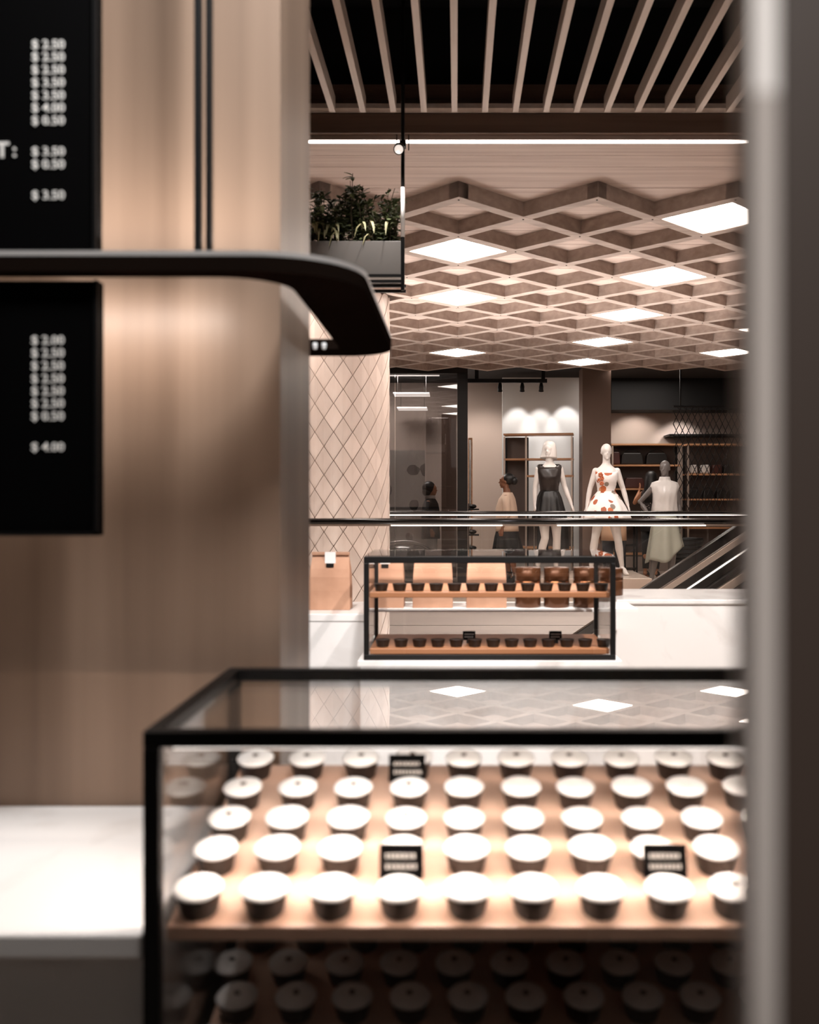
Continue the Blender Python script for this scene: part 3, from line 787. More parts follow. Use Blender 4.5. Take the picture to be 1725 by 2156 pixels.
def voronoi_paint(m, base, spots, scale, size):
    nt = m.node_tree; N = nt.nodes; L = nt.links; b = N['Principled BSDF']
    tc = N.new('ShaderNodeTexCoord'); v = N.new('ShaderNodeTexVoronoi'); v.inputs['Scale'].default_value = scale
    no = N.new('ShaderNodeTexNoise'); no.inputs['Scale'].default_value = scale*2.2
    ad = N.new('ShaderNodeMath'); ad.operation = 'MULTIPLY_ADD'; ad.inputs[1].default_value = 0.25
    cr = N.new('ShaderNodeValToRGB'); cr.color_ramp.interpolation = 'CONSTANT'
    cr.color_ramp.elements[0].position = 0; cr.color_ramp.elements[0].color = (1, 1, 1, 1)
    cr.color_ramp.elements[1].position = size; cr.color_ramp.elements[1].color = (0, 0, 0, 1)
    c2 = N.new('ShaderNodeValToRGB'); c2.color_ramp.interpolation = 'CONSTANT'
    while len(c2.color_ramp.elements) < len(spots): c2.color_ramp.elements.new(0.5)
    for i, sc in enumerate(spots):
        c2.color_ramp.elements[i].position = i/len(spots); c2.color_ramp.elements[i].color = srgb(sc)
    mx = N.new('ShaderNodeMix'); mx.data_type = 'RGBA'; mx.inputs[6].default_value = srgb(base)
    L.new(tc.outputs['Object'], v.inputs['Vector']); L.new(tc.outputs['Object'], no.inputs['Vector'])
    L.new(no.outputs['Fac'], ad.inputs[0]); L.new(v.outputs['Distance'], ad.inputs[2])
    L.new(ad.outputs[0], cr.inputs[0]); L.new(v.outputs['Color'], c2.inputs[0])
    L.new(cr.outputs[0], mx.inputs[0]); L.new(c2.outputs[0], mx.inputs[7]); L.new(mx.outputs[2], b.inputs['Base Color'])
    return m
T['floral'] = voronoi_paint(mat('floral_print', '#efe8e4', 0.5), '#eee6e2', ['#c46a3c', '#efe8e4', '#8d8074', '#a8552f', '#eee6e2', '#d79a72'], 10.5, 0.6)
voronoi_paint(T['dots'], '#2a2220', ['#cbb9aa', '#8a4a3a', '#cbb9aa'], 38.0, 0.36)
T['art'] = voronoi_paint(mat('splatter_print', '#8d8782', 0.7), '#8d8782', ['#171311', '#8d8782', '#171311', '#8d8782'], 3.4, 0.5)

struct('wall_back', B(-4, 7, 17.6, 17.75, 0, 3.4), T['taupe'], 'taupe back wall of the clothes shop')
struct('ceiling_shop', B(-6, 9, 14.62, 17.75, 3.34, 3.42), M['void'], 'black ceiling of the clothes shop')
struct('trim_3', B(X(1288, 16.9), 7, 16.9, 17.55, 2.80, 3.339), M['void'], 'black bulkhead over the handbag shelves')
struct('wall_shop_right', B(6.0, 6.15, 14.4, 17.6, 0, 3.34), T['taupe'], 'side wall of the shop far right')
struct('wall_panel', B(X(1058, 16.3), X(1226, 16.3), 16.3, 16.4, 0, Z(795, 16.3)), T['grey'], 'pale wall panel with three light scallops behind the black dress mannequin')
struct('trim_4', B(X(1227, 15.5), X(1287, 15.5), 15.5, 15.95, 0, 3.339), T['brown'], 'brown square pillar behind the floral dress mannequin')
DS = 14.4
sf = thing('window_1', 'dark glass shopfront with black frame right of the tiled pillar', 'window', (-1.0, DS, 0), kind='structure')
finish('header', B(-4, X(985, DS), DS-0.06, DS+0.12, Z(787, DS), 3.33), M['black'], sf)
finish('mullion', B(X(963, DS), X(985, DS), DS-0.05, DS+0.09, 0, Z(787.3, DS)), M['black'], sf)
finish('sill', B(-4, X(963, DS)-0.001, DS-0.03, DS+0.06, 0, 0.08), M['black'], sf)
for a, b in ((-4, -2.45), (-2.44, -0.9), (-0.89, X(963, DS)-0.002)):
    finish('pane', B(a, b, DS, DS+0.012, 0.0805, Z(787.3, DS)), M['darkglass'], sf)
# behind the glass
o = finish('art_panel', B(X(780, 16.0), X(895, 16.0), 16.0, 16.06, 0.0, Z(948, 16)), T['art'], origin=(X(850, 16), 16.03, 0)); tag(o, 'pale panel with black splatter print behind the shop window', 'panel')
o = finish('partition', B(X(930, 16.2), X(961, 16.2), 16.2, 16.28, 0, Z(872, 16.2)), T['brown'], origin=(X(945, 16.2), 16.2, 0)); tag(o, 'dark brown upright partition behind the shop window', 'partition')
for (xa, xb, yy, d, lab) in ((815, 925, 788, 15.2, 'nearest flat pendant light behind the shop window'), (830, 905, 832, 16.1, 'middle flat pendant light behind the shop window'), (838, 900, 862, 17.0, 'farthest and lowest flat pendant light behind the shop window')):
    t = thing('pendant_light', lab, 'light', (X((xa+xb)/2, d), d, Z(yy, d)), 'pendant lights in the shop')
    finish('diffuser', B(X(xa, d), X(xb, d), d-0.25, d+0.25, Z(yy, d), Z(yy, d)+0.02), mat('pendant_glow', '#ffffff', 0.5, emit=1.6, ecol='#fff0e4'), t)
    bm = bmesh.new()
    for q in (0.1, 0.9): tube(bm, [(X(xa+(xb-xa)*q, d), d, Z(yy, d)+0.02), (X(xa+(xb-xa)*q, d), d, 3.34)], 0.004, 6)
    finish('wire', bm, M['steel'], t)
# lit wall strip / mirror beside the mullion
t = thing('wall_mirror', 'tall narrow mirror in a brown frame right of the black mullion', 'mirror', (X(991, 15.6), 15.6, 0.1))
finish('frame', B(X(986, 15.6), X(995, 15.6), 15.6, 15.64, 0.1, Z(922, 15.6)), T['oak'], t); finish('glass', B(X(988, 15.6), X(992.5, 15.6), 15.594, 15.5995, 0.15, Z(926, 15.6)), M['steel'], t)
t = thing('display_stand', 'slim black stand with three small shelves beside the mullion', 'stand', (X(992, 15.3), 15.4, 0))
finish('post', B(X(986, 15.3), X(988, 15.3), 15.49, 15.51, 0, Z(1060, 15.3)), M['black'], t)
for py in (1069, 1123, 1157):
    finish('shelf', B(X(986, 15.3), X(1009, 15.3), 15.3, 15.5, Z(py+5, 15.3), Z(py+2, 15.3)), M['black'], t)
    bm = bmesh.new(); ell(bm, (X(996, 15.3), 15.4, Z(py+2, 15.3)+0.0352), (0.06, 0.09, 0.035)); finish('rolled_belt', bm, M['black'], t, smooth=True)
# track
t = thing('light_track', 'black ceiling track with spot heads before the pale wall panel', 'light track', (X(1090, 15.2), 15.2, 3.2))
finish('bar', B(X(985, 15.2), X(1152, 15.2), 15.17, 15.23, Z(806, 15.2), Z(798, 15.2)), M['black'], t)
finish('hanger', B(X(1000, 15.2), X(1008, 15.2), 15.18, 15.22, Z(797.8, 15.2), 3.335), M['black'], t); finish('hanger', B(X(1140, 15.2), X(1148, 15.2), 15.18, 15.22, Z(797.8, 15.2), 3.335), M['black'], t)
for px in (1053, 1100, 1140):
    bm = bmesh.new(); p = P(px, 815, 15.2); tube(bm, [p+Vector((0, 0, 0.065)), p, p+Vector((0, 0.03, -0.06))], [0.02, 0.035, 0.04], 12); finish('spot_head', bm, M['black'], t, smooth=True)
for px, py in ((1090, 880), (1137, 890), (1192, 870)):
    lamp('wall_spot', 'SPOT', (X(px, 16.3), 15.85, Z(800, 15.85)), 45, NEUT, (X(px, 16.3), 16.3, Z(py+60, 16.3)), 0.03, None, 52, 0.5)
lamp('shelf_spot', 'SPOT', (X(1350, 17), 17.0, 2.78), 40, WARM, (X(1350, 17), 17.6, 2.1), 0.05, None, 100, 0.6)
lamp('shelf_spot', 'SPOT', (X(1445, 17), 17.0, 2.78), 50, NEUT, (X(1445, 17), 17.6, 2.1), 0.05, None, 80, 0.6)
lamp('wall_wash', 'SPOT', (X(1020, 16.5), 16.2, 3.3), 110, WARM, (X(1022, 17.6), 17.6, 1.7), 0.05, None, 70, 0.8)
lamp('mannequin_spot', 'SPOT', (1.0, 12.6, 3.05), 55, NEUT, (1.5, 14.0, 1.3), 0.06, None, 60, 0.7)
lamp('mannequin_spot', 'SPOT', (2.9, 12.8, 3.05), 55, NEUT, (2.7, 14.2, 1.2), 0.06, None, 60, 0.7)
lamp('shop_light', 'AREA', (3.0, 16.0, 3.3), 40, WARM, (3.0, 16.0, 0), 1.2)
lamp('shop_light', 'AREA', (-1.0, 16.0, 3.3), 110, WARM, (-1.0, 16.0, 0), 1.0)

# shelving unit on the pale panel (turned slightly, right end nearer)
def unit(name, label, loc, rot, W_, Hh, dep, ups, shelves, backs):
    t = thing(name, label, 'shelving unit', loc); L0 = Vector(loc)
    def bx(nm, x0, x1, y0, y1, z0, z1, m): return finish(nm, B(L0.x+x0, L0.x+x1, L0.y+y0, L0.y+y1, L0.z+z0, L0.z+z1), m, t)
    for u in ups: bx('upright', u-0.014, u+0.014, -dep, -dep+0.028, 0, Hh-0.03, M['steelbrush']); bx('upright', u-0.014, u+0.014, -0.03, -0.002, 0, Hh-0.03, M['black'])
    for (x0, x1, zz) in shelves: bx('shelf', x0, x1, -dep, 0, zz-0.028, zz, T['oak'])
    for (x0, x1, z0, z1, m) in backs: bx('back_panel', x0, x1, -0.001, 0.008, z0, z1, m)
    t.rotation_euler.z = rot; return t
d = 15.9
u = unit('shelving_unit', 'oak shelf frame with metal uprights behind the black dress mannequin', (X(1066, d), d+0.18, 0), math.radians(-9), X(1213, d)-X(1066, d), 2.3, 0.32,
     (0.015, 0.36, 1.08), [(0, 1.10, Z(914, d)), (0, 1.10, Z(966, d)), (0.37, 1.10, Z(1001, d)), (0.0, 1.10, Z(1092, d)), (0.0, 1.10, Z(1150, d))],
     [(0.02, 0.345, 0.3, Z(920, d), T['darkback']), (0.345, 1.09, 0.3, 0.9, T['darkback'])])
# handbag shelving, right
d = 16.6
unit('shelving_unit', 'oak shelving with handbags behind the grey mannequin', (X(1288, d), d+0.35, 0), 0, 1.3, Z(935, d), 0.35, (0.02, 1.16),
     [(0, 1.18, Z(934, d)), (0, 1.18, Z(978, d)), (0, 1.18, Z(1028, d)), (0, 1.18, Z(1100, d)), (0, 1.18, Z(1165, d))], [(0.01, 1.17, 0.3, Z(937, d), T['darkback'])])
unit('shelving_unit', 'oak shelving with small goods behind the diamond mesh screen', (X(1447, d), d+0.35, 0), 0, 1.3, Z(935, d), 0.35, (0.02, 1.26),
     [(0, 1.3, Z(934, d)), (0, 1.3, Z(997, d)), (0, 1.3, Z(1050, d)), (0, 1.3, Z(1110, d))], [(0.01, 1.29, 0.3, Z(937, d), T['darkback'])])
def handbag(px, py_bot, wpx, hpx, d, m, label, handle=True):
    x = X(px, d); z = Z(py_bot, d); wd = wpx*d/F; h = hpx*d/F
    t = thing('handbag', label, 'handbag', (x, d, z), 'handbags in the shop')
    bm = bmesh.new()
    prism(bm, [(x-wd*0.5, z), (x+wd*0.5, z), (x+wd*0.46, z+h*0.75), (x+wd*0.38, z+h), (x-wd*0.38, z+h), (x-wd*0.46, z+h*0.75)], d-0.08, d+0.08, 'y')
    finish('body', bm, m, t, bevel=0.015)
    if handle:
        bm = bmesh.new(); tube(bm, [(x+wd*0.33*math.cos(a), d-0.03, z+h*0.97+h*0.3*math.sin(a)) for a in [PI*k/10 for k in range(11)]], 0.008, 6); finish('handle', bm, m, t, smooth=True)
d = 16.75
handbag(1330, 977.8, 48, 24, d, T['bagblack'], 'wide black handbag on the top shelf, middle of three')
handbag(1382, 977.8, 46, 24, d, T['bagblack'], 'black handbag on the top shelf behind the grey mannequin head')
handbag(1297, 977.8, 16, 26, d, T['bagred'], 'dark red handbag on the top shelf beside the floral mannequin')
handbag(1335, 1027.8, 42, 22, d, T['bagred'], 'low dark red handbag on the second shelf by the reaching hand', False)
for px, ww, m, lab in ((1460, 14, T['satin'], 'small silver box behind the mesh'), (1484, 18, T['satin'], 'framed pale card behind the mesh'), (1508, 20, T['bagred'], 'dark red box behind the mesh'), (1534, 24, T['bagblack'], 'black box behind the mesh')):
    handbag(px, 996.8, ww, 18, d, m, lab+' on the upper shelf', False)
for k, px in enumerate((1462, 1490, 1518, 1546)):
    handbag(px, 1049.8, 22, 18, d, T['bagblack'], 'black purse behind the mesh on the second shelf, %s from the left' % ORD[k])
# wall sconce shelf
o = finish('wall_shelf', B(X(1413, 17), 6, 17.1, 17.6, Z(917, 17), Z(913, 17)), M['black'], origin=(X(1413, 17), 17.3, Z(917, 17))); tag(o, 'long black wall shelf above the mesh-covered shelving', 'shelf')

# diamond mesh screen
d = 15.2
ms = thing('mesh_screen', 'black diamond wire screen hanging at the right of the shop', 'screen', (X(1490, d), d, Z(1085, d)))
x0, x1, z0, z1 = X(1418, d), X(1600, d), Z(1085, d), Z(858, d)
sx, sz = 0.094, 0.2
i = 0
wl = []
nx = int((x1-x0)/sx)+1
bmz = (z1-z0)
for fam in (1, -1):
    k = -40
    while k < 60:
        # zigzag-free straight wires
        xa = x0+k*sx; pts = []
        za = z0
        xb = xa+fam*bmz*sx/sz
        # clip to x range
        p, q = (xa, z0), (xb, z1)
        t0, t1 = 0.0, 1.0
        dx = xb-xa
        lo, hi = sorted(((x0-xa)/dx, (x1-xa)/dx))
        t0, t1 = max(t0, lo), min(t1, hi)
        if t1-t0 > 0.05:
            bm = bmesh.new(); a = Vector((xa+dx*t0, d+0.004*fam, z0+bmz*t0)); b = Vector((xa+dx*t1, d+0.004*fam, z0+bmz*t1))
            tube(bm, [a, b], 0.006, 5); finish('wire', bm, M['black'], ms)
        k += 1
for xx in (x0, x1): finish('edge_bar', B(xx-0.008, xx+0.008, d-0.008, d+0.008, z0, z1), M['black'], ms) if xx == x1 else None
finish('rail', B(x0, x1, d-0.015, d+0.015, z1, z1+0.03), M['black'], ms)
finish('drop_rod', B(x1-0.1, x1-0.08, d-0.008, d+0.008, z1+0.03, 3.34), M['black'], ms); finish('drop_rod', B(x0+0.1, x0+0.12, d-0.008, d+0.008, z1+0.03, 3.34), M['black'], ms)

# platform
pf = finish('display_platform', B(0.98, 2.62, 13.3, 14.75, 0, 0.215), M['floor'], origin=(1.6, 14, 0), bevel=0.01); tag(pf, 'low pale display platform under the two white mannequins', 'platform')

# ------------------------------------------------------------------ figures
def hand(bm, w, dr, u, s=1.0, curl=0.35):
    dr = Vector(dr).normalized(); u = (Vector(u)-dr*Vector(u).dot(dr)).normalized(); n = dr.cross(u)
    w = Vector(w)
    for k, (o_, L) in enumerate(((0.030, 0.070), (0.010, 0.078), (-0.010, 0.073), (-0.029, 0.057))):
        kn = w+dr*0.085*s+u*o_*s
        tube(bm, [w+u*o_*0.5*s, kn], [0.016*s, 0.0125*s], 8)
        k1 = kn+(dr+n*curl*0.4).normalized()*L*0.5*s; k2 = k1+(dr+n*curl).normalized()*L*0.5*s
        tube(bm, [kn-dr*0.01*s, k1, k2], [0.0105*s, 0.0098*s, 0.008*s], 8)
    t1 = w+dr*0.025*s+u*0.02*s; t2 = t1+(dr*0.75+u*0.6).normalized()*0.04*s; t3 = t2+(dr+u*0.2).normalized()*0.03*s
    tube(bm, [t1, t2, t3], [0.0135*s, 0.0115*s, 0.0095*s], 8)
def torso_rings(H, wst=1.0, hip=1.0, bust=1.0):
    fr = [(0.465, .070, .060, 0), (0.52, .092*hip, .066, .002), (0.57, .083*hip, .060, 0), (0.625, .063*wst, .046, 0), (0.685, .071*wst, .053, -.003), (0.735, .077*bust, .066*bust, -.008),
          (0.775, .083, .054, -.003), (0.805, .078, .044, .002), (0.828, .048, .036, .004), (0.85, .030, .031, .002), (0.885, .027, .029, -.003)]
    return [(z*H, rx*H, ry*H, 0, cy*H) for z, rx, ry, cy in fr]
def foot(bm, ank, yaw, heel, s=1.0):
    a = Vector(ank); f = Vector((math.sin(yaw), -math.cos(yaw), 0))
    toe = Vector((a.x, a.y, 0))+f*0.155*s
    tube(bm, [a+Vector((0, 0, 0.03)), Vector((a.x, a.y, heel+0.035))-f*0.015, Vector((a.x, a.y, heel*0.7+0.032))+f*0.06*s, Vector((toe.x, toe.y, 0.026))-f*0.03, Vector((toe.x, toe.y, 0.020))+f*0.03], [0.033, 0.036, 0.034, 0.030, 0.016], 10)
    ell(bm, Vector((a.x, a.y, heel+0.028))-f*0.028, (0.030, 0.034, 0.030))
def make_body(parent, m, H, arms, legs, head_c, head_yaw=0.0, face=False, heel=0.06, rings=None, hs=1.0, vox=0.008, curl=0.35, lean=None):
    L0 = WL[parent.name]; bm = bmesh.new()
    loft(bm, rings or torso_rings(H), 20)
    for (sh, el, wr, hd, th) in arms:
        k = H/1.8
        tube(bm, [sh, Vector(sh).lerp(Vector(el), 0.5), el, Vector(el).lerp(Vector(wr), 0.35), wr], [0.046*k, 0.042*k, 0.035*k, 0.036*k, 0.023*k], 12)
        ell(bm, sh, (0.047*k, 0.046*k, 0.047*k)); ell(bm, el, 0.036*k)
        hand(bm, wr, hd, th, k, curl)
    for (hp, kn, an, yaw) in legs:
        k = H/1.8
        hp, kn, an = Vector(hp), Vector(kn), Vector(an)
        tube(bm, [hp+Vector((0, 0, 0.05)), hp.lerp(kn, 0.35), hp.lerp(kn, 0.8), kn, kn.lerp(an, 0.3)+Vector((0, 0.012, 0)), kn.lerp(an, 0.7), an], [0.085*k, 0.080*k, 0.060*k, 0.053*k, 0.055*k, 0.038*k, 0.031*k], 14)
        ell(bm, kn, 0.054*k); foot(bm, an, yaw, heel, k)
    hc_ = Vector(head_c); k = H/1.8*hs
    hb = bmesh.new()
    ell(hb, (0, 0.010, 0.02), (0.074, 0.094, 0.092), 20, 14); ell(hb, (0, -0.022, -0.045), (0.052, 0.062, 0.068), 16, 12); ell(hb, (0, -0.055, -0.092), (0.026, 0.024, 0.022))
    tube(hb, [(0, 0.012, -0.03), (0, 0.018, -0.19)], [0.050, 0.048], 12)
    if face:
        tube(hb, [(0, -0.082, 0.012), (0, -0.106, -0.028), (0, -0.078, -0.036)], [0.009, 0.014, 0.012], 8)
        ell(hb, (0, -0.082, -0.062), (0.024, 0.012, 0.010)); ell(hb, (0, -0.078, 0.032), (0.05, 0.016, 0.010))
        for sx_ in (-1, 1): ell(hb, (sx_*0.074, 0.012, -0.012), (0.010, 0.018, 0.030))
    else:
        tube(hb, [(0, -0.078, 0.008), (0, -0.094, -0.030), (0, -0.076, -0.036)], [0.006, 0.010, 0.009], 8)
        for sx_ in (-1, 1): ell(hb, (sx_*0.072, 0.012, -0.014), (0.007, 0.013, 0.022))
    bmesh.ops.scale(hb, verts=hb.verts, vec=(k, k, k)); bmesh.ops.rotate(hb, verts=hb.verts, cent=(0, 0, 0), matrix=Matrix.Rotation(head_yaw, 3, 'Z'))
    bmesh.ops.translate(hb, verts=hb.verts, vec=hc_)
    me_ = bpy.data.meshes.new('tmp'); hb.to_mesh(me_); hb.free(); bm.from_mesh(me_); bpy.data.meshes.remove(me_)
    bmesh.ops.translate(bm, verts=bm.verts, vec=L0)
    o = finish('body', bm, m, parent, smooth=True)
    md = o.modifiers.new('remesh', 'REMESH'); md.mode = 'VOXEL'; md.voxel_size = vox; md.use_smooth_shade = True
    sm = o.modifiers.new('smooth', 'SMOOTH'); sm.factor = 0.5; sm.iterations = 4
    return o
def cloth(parent, name, rings, m, seg=64, fold=None, thick=0.006, caps=False):
    bm = bmesh.new(); loft(bm, rings, seg, fold, caps)
    bmesh.ops.translate(bm, verts=bm.verts, vec=WL[parent.name])
    o = finish(name, bm, m, parent, smooth=True)
    md = o.modifiers.new('solid', 'SOLIDIFY'); md.thickness = thick; md.offset = 1
    return o
def interp_rings(R, n):
    out = []
    for a, b in zip(R, R[1:]):
        for k in range(n):
            t = k/n; out.append(tuple(x+(y-x)*t for x, y in zip(a, b)))
    out.append(R[-1]); return out
def sleeve(parent, name, pts, rad, m, seg=16):
    bm = bmesh.new(); tube(bm, [Vector(p)+WL[parent.name] for p in pts], rad, seg, True); return finish(name, bm, m, parent, smooth=True)

# --- mannequin 1: black dress, white bob
d = 13.9; q = d/F
m1_ = thing('mannequin', 'white mannequin with blunt bob wearing a black sleeveless dress', 'mannequin', (X(1157, d), d, 0.215), 'mannequins in the shop')
H = 1.86
make_body(m1_, T['manwhite'], H, [((-0.152, 0, 1.475), (-0.195, 0.01, 1.235), (-0.205, -0.03, 0.985), (-0.05, -0.15, -1), (0.2, -1, 0)), ((0.152, 0, 1.475), (0.215, 0.02, 1.24), (0.305, -0.04, 0.985), (0.35, -0.1, -1), (-0.3, -1, 0))],
          [((-0.085, 0, 0.90), (-0.065, -0.06, 0.52), (-0.165, 0.02, 0.13), -0.3), ((0.085, 0, 0.90), (0.105, 0.0, 0.50), (0.10, 0.06, 0.12), 0.25)], (0.0, -0.005, 1.755), -0.5)
cloth(m1_, 'bodice', interp_rings([(1.16, .122, .10, 0, 0), (1.24, .128, .105, 0, -.002), (1.36, .150, .138, 0, -.012), (1.43, .166, .122, 0, -.006), (1.50, .172, .102, 0, 0), (1.535, .165, .086, 0, .004), (1.548, .135, .076, 0, .004)], 3), T['leathertop'], fold=lambda a, z: (1+0.012*math.sin(7*a+z*40), -0.075*max(0, math.cos(a+PI/2))**3 if z > 1.51 else 0))
cloth(m1_, 'skirt', interp_rings([(1.18, .124, .102, 0, 0), (1.08, .170, .140, 0, 0), (0.90, .215, .18, 0, 0), (0.74, .245, .205, 0, 0)], 4), T['leather'], 96, fold=lambda a, z: (1+0.06*(1.18-z)/0.44*math.sin(14*a)+0.02*math.sin(5*a), 0))
bm = bmesh.new()
hc_ = Vector((0.0, 0.0, 1.755))
loft(bm, [(1.632, .122, .116, -0.012, 0.016), (1.66, .118, .116, -0.008, .016), (1.74, .104, .110, 0, .014), (1.81, .092, .104, 0, .012), (1.85, .078, .090, 0, .010), (1.872, .050, .06, 0, .01), (1.882, .015, .02, 0, .01)], 28, fold=lambda a, z: (1-(0.30*max(0, math.cos(a+PI/2+0.55))**2 if z < 1.79 else 0.1*max(0, math.cos(a+PI/2+0.5))), 0.02*math.cos(a+2.2) if z < 1.65 else 0))
bmesh.ops.translate(bm, verts=bm.verts, vec=WL[m1_.name]); finish('bob_hair', bm, T['manwhite'], m1_, smooth=True)
# --- mannequin 2: floral dress
m2_ = thing('mannequin', 'bald white mannequin in a white strapless dress with orange flowers', 'mannequin', (X(1277, d), d, 0.215), 'mannequins in the shop')
H = 1.84
make_body(m2_, T['manwhite'], H, [((-0.150, 0, 1.455), (-0.225, 0.02, 1.21), (-0.275, -0.02, 0.965), (-0.25, -0.15, -1), (0.2, -1, 0)), ((0.150, 0, 1.455), (0.235, 0.02, 1.215), (0.30, -0.02, 0.97), (0.3, -0.15, -1), (-0.2, -1, 0))],
          [((-0.085, 0, 0.88), (-0.16, -0.03, 0.52), (-0.21, 0.02, 0.12), -0.3), ((0.085, 0, 0.88), (0.165, -0.02, 0.47), (0.225, 0.03, 0.12), 0.3)], (0.0, -0.01, 1.725), 0.06)
cloth(m2_, 'bodice', interp_rings([(1.13, .118, .098, 0, 0), (1.22, .122, .10, 0, 0), (1.33, .148, .140, 0, -.012), (1.39, .156, .138, 0, -.012), (1.435, .160, .112, 0, -.006)], 3), T['floral'], fold=lambda a, z: (1, 0.025*math.cos(2*a+0.3) if z > 1.42 else 0))
cloth(m2_, 'skirt', interp_rings([(1.17, .118, .098, 0, 0), (1.09, .185, .16, 0, 0), (0.95, .27, .24, 0, 0), (0.78, .345, .30, 0, 0)], 4), T['floral'], 96, fold=lambda a, z: (1+0.06*(1.17-z)/0.4*math.sin(11*a), 0))
bm = bmesh.new()
for (ax, az, r) in ((-0.10, 1.40, 0.05), (-0.075, 1.35, 0.045), (-0.12, 1.33, 0.035), (-0.085, 1.28, 0.045)):
    for k in range(5):
        a = 2*PI*k/5; ell(bm, WL[m2_.name]+Vector((ax+0.4*r*math.cos(a), -0.140, az+0.4*r*math.sin(a))), (r*0.34, 0.012, r*0.34), 8, 6)
finish('flower_applique', bm, mat('flower_orange', '#b5623c', 0.6), m2_, smooth=True)
# --- mannequin 3: grey, satin blouse, sage skirt
d = 14.4
m3_ = thing('mannequin', 'dark grey mannequin in white satin blouse and sage green skirt', 'mannequin', (X(1400, d), d, 0.0), 'mannequins in the shop')
H = 1.84
make_body(m3_, T['mangrey'], H, [((-0.165, 0, 1.45), (-0.34, 0.10, 1.24), (-0.255, -0.05, 1.07), (0.75, -0.3, -0.55), (0.2, -0.8, 0.5)), ((0.165, 0, 1.45), (0.215, 0.03, 1.19), (0.225, -0.01, 0.94), (0.05, -0.1, -1), (-0.2, -1, 0))],
          [((-0.085, 0, 0.88), (-0.14, -0.05, 0.48), (-0.20, -0.02, 0.10), -0.4), ((0.085, 0, 0.88), (0.12, 0.02, 0.48), (0.10, 0.10, 0.12), 0.2)], (0.0, -0.01, 1.725), -0.45)
cloth(m3_, 'blouse', interp_rings([(1.04, .150, .118, 0, 0), (1.09, .185, .150, 0, 0), (1.22, .170, .140, 0, -.004), (1.36, .175, .150, 0, -.010), (1.46, .205, .115, 0, -.002), (1.515, .180, .085, 0, .004), (1.545, .085, .070, 0, .004), (1.60, .066, .064, 0, 0)], 3), T['satin'], 80, fold=lambda a, z: (1+0.035*math.sin(6*a+9*z)*(1 if z < 1.4 else 0.2)+0.015*math.sin(13*a-14*z), 0))
cloth(m3_, 'skirt', interp_rings([(1.08, .150, .118, 0, 0), (0.95, .185, .15, 0, 0), (0.7, .225, .19, 0, 0), (0.48, .26, .22, 0, 0)], 5), T['sage'], 96, fold=lambda a, z: (1+0.09*(1.1-z)/0.6*math.sin(7*a+0.6), -(1.08-z)/0.6*(0.13*math.cos(a-PI*1.12)+0.05*math.sin(3*a)) if z < 1.0 else 0))
cloth(m3_, 'belt', [(1.055, .158, .126, 0, 0), (1.10, .158, .126, 0, 0)], T['sage'])

# --- person 1: beige top, black shorts, facing left
d = 14.8
p1 = thing('person', 'person with dark tied-up hair, beige top and black skirt facing left', 'person', (X(1068, d), d, 0))
H = 1.62
make_body(p1, T['skin'], H, [((-0.15, 0.0, 1.30), (-0.19, 0.03, 1.06), (-0.17, -0.05, 0.84), (0, -0.2, -1), (0.2, -1, 0)), ((0.15, 0, 1.30), (0.19, 0.03, 1.06), (0.18, -0.05, 0.84), (0, -0.2, -1), (-0.2, -1, 0))],
          [((-0.08, 0, 0.78), (-0.085, -0.03, 0.46), (-0.085, 0.03, 0.13), 0), ((0.08, 0, 0.78), (0.085, 0.06, 0.46), (0.085, 0.14, 0.13), 0)], (0, -0.03, 1.545), 0.1, True, 0.07)
cloth(p1, 'top', interp_rings([(0.80, .185, .17, 0, 0), (0.95, .18, .165, 0, 0), (1.15, .165, .15, 0, -.01), (1.28, .175, .115, 0, 0), (1.34, .13, .08, 0, .01), (1.375, .075, .062, 0, .01)], 3), T['beige'], fold=lambda a, z: (1+0.025*math.sin(6*a+8*z), 0))
for sx_ in (-1, 1): sleeve(p1, 'sleeve', [(sx_*0.145, 0, 1.315), (sx_*0.185, 0.02, 1.18), (sx_*0.195, 0.025, 1.04), (sx_*0.187, -0.02, 0.92)], [0.058, 0.058, 0.052, 0.046], T['beige'])
cloth(p1, 'skirt', interp_rings([(0.84, .165, .15, 0, 0), (0.72, .19, .18, 0, 0), (0.53, .215, .215, 0, 0.01)], 4), T['blackcloth'], 80, fold=lambda a, z: (1+0.07*(0.85-z)/0.3*math.sin(9*a), 0))
bm = bmesh.new(); ell(bm, (0, 0.022, 1.578), (0.082, 0.098, 0.088), 20, 14); ell(bm, (0, 0.105, 1.55), (0.058, 0.055, 0.062)); bmesh.ops.translate(bm, verts=bm.verts, vec=WL[p1.name]); finish('hair', bm, T['hair'], p1, smooth=True)
bm = bmesh.new(); tube(bm, [WL[p1.name]+Vector((-0.078, -0.01+0.016*math.cos(a), 1.475+0.022*math.sin(a))) for a in [2*PI*k/12 for k in range(13)]], 0.003, 6); finish('earring', bm, M['steel'], p1, smooth=True)
for sx_, yy in ((-1, 0.03), (1, 0.14)):
    sleeve(p1, 'boot', [(sx_*0.085, yy, 0.19), (sx_*0.085, yy-0.01, 0.10), (sx_*0.085, yy-0.07, 0.06), (sx_*0.085, yy-0.17, 0.028)], [0.046, 0.046, 0.042, 0.024], T['blackcloth']); sleeve(p1, 'heel', [(sx_*0.085, yy+0.035, 0.09), (sx_*0.085, yy+0.04, 0.0)], [0.018, 0.007], T['blackcloth'])
p1.rotation_euler.z = math.radians(-100)
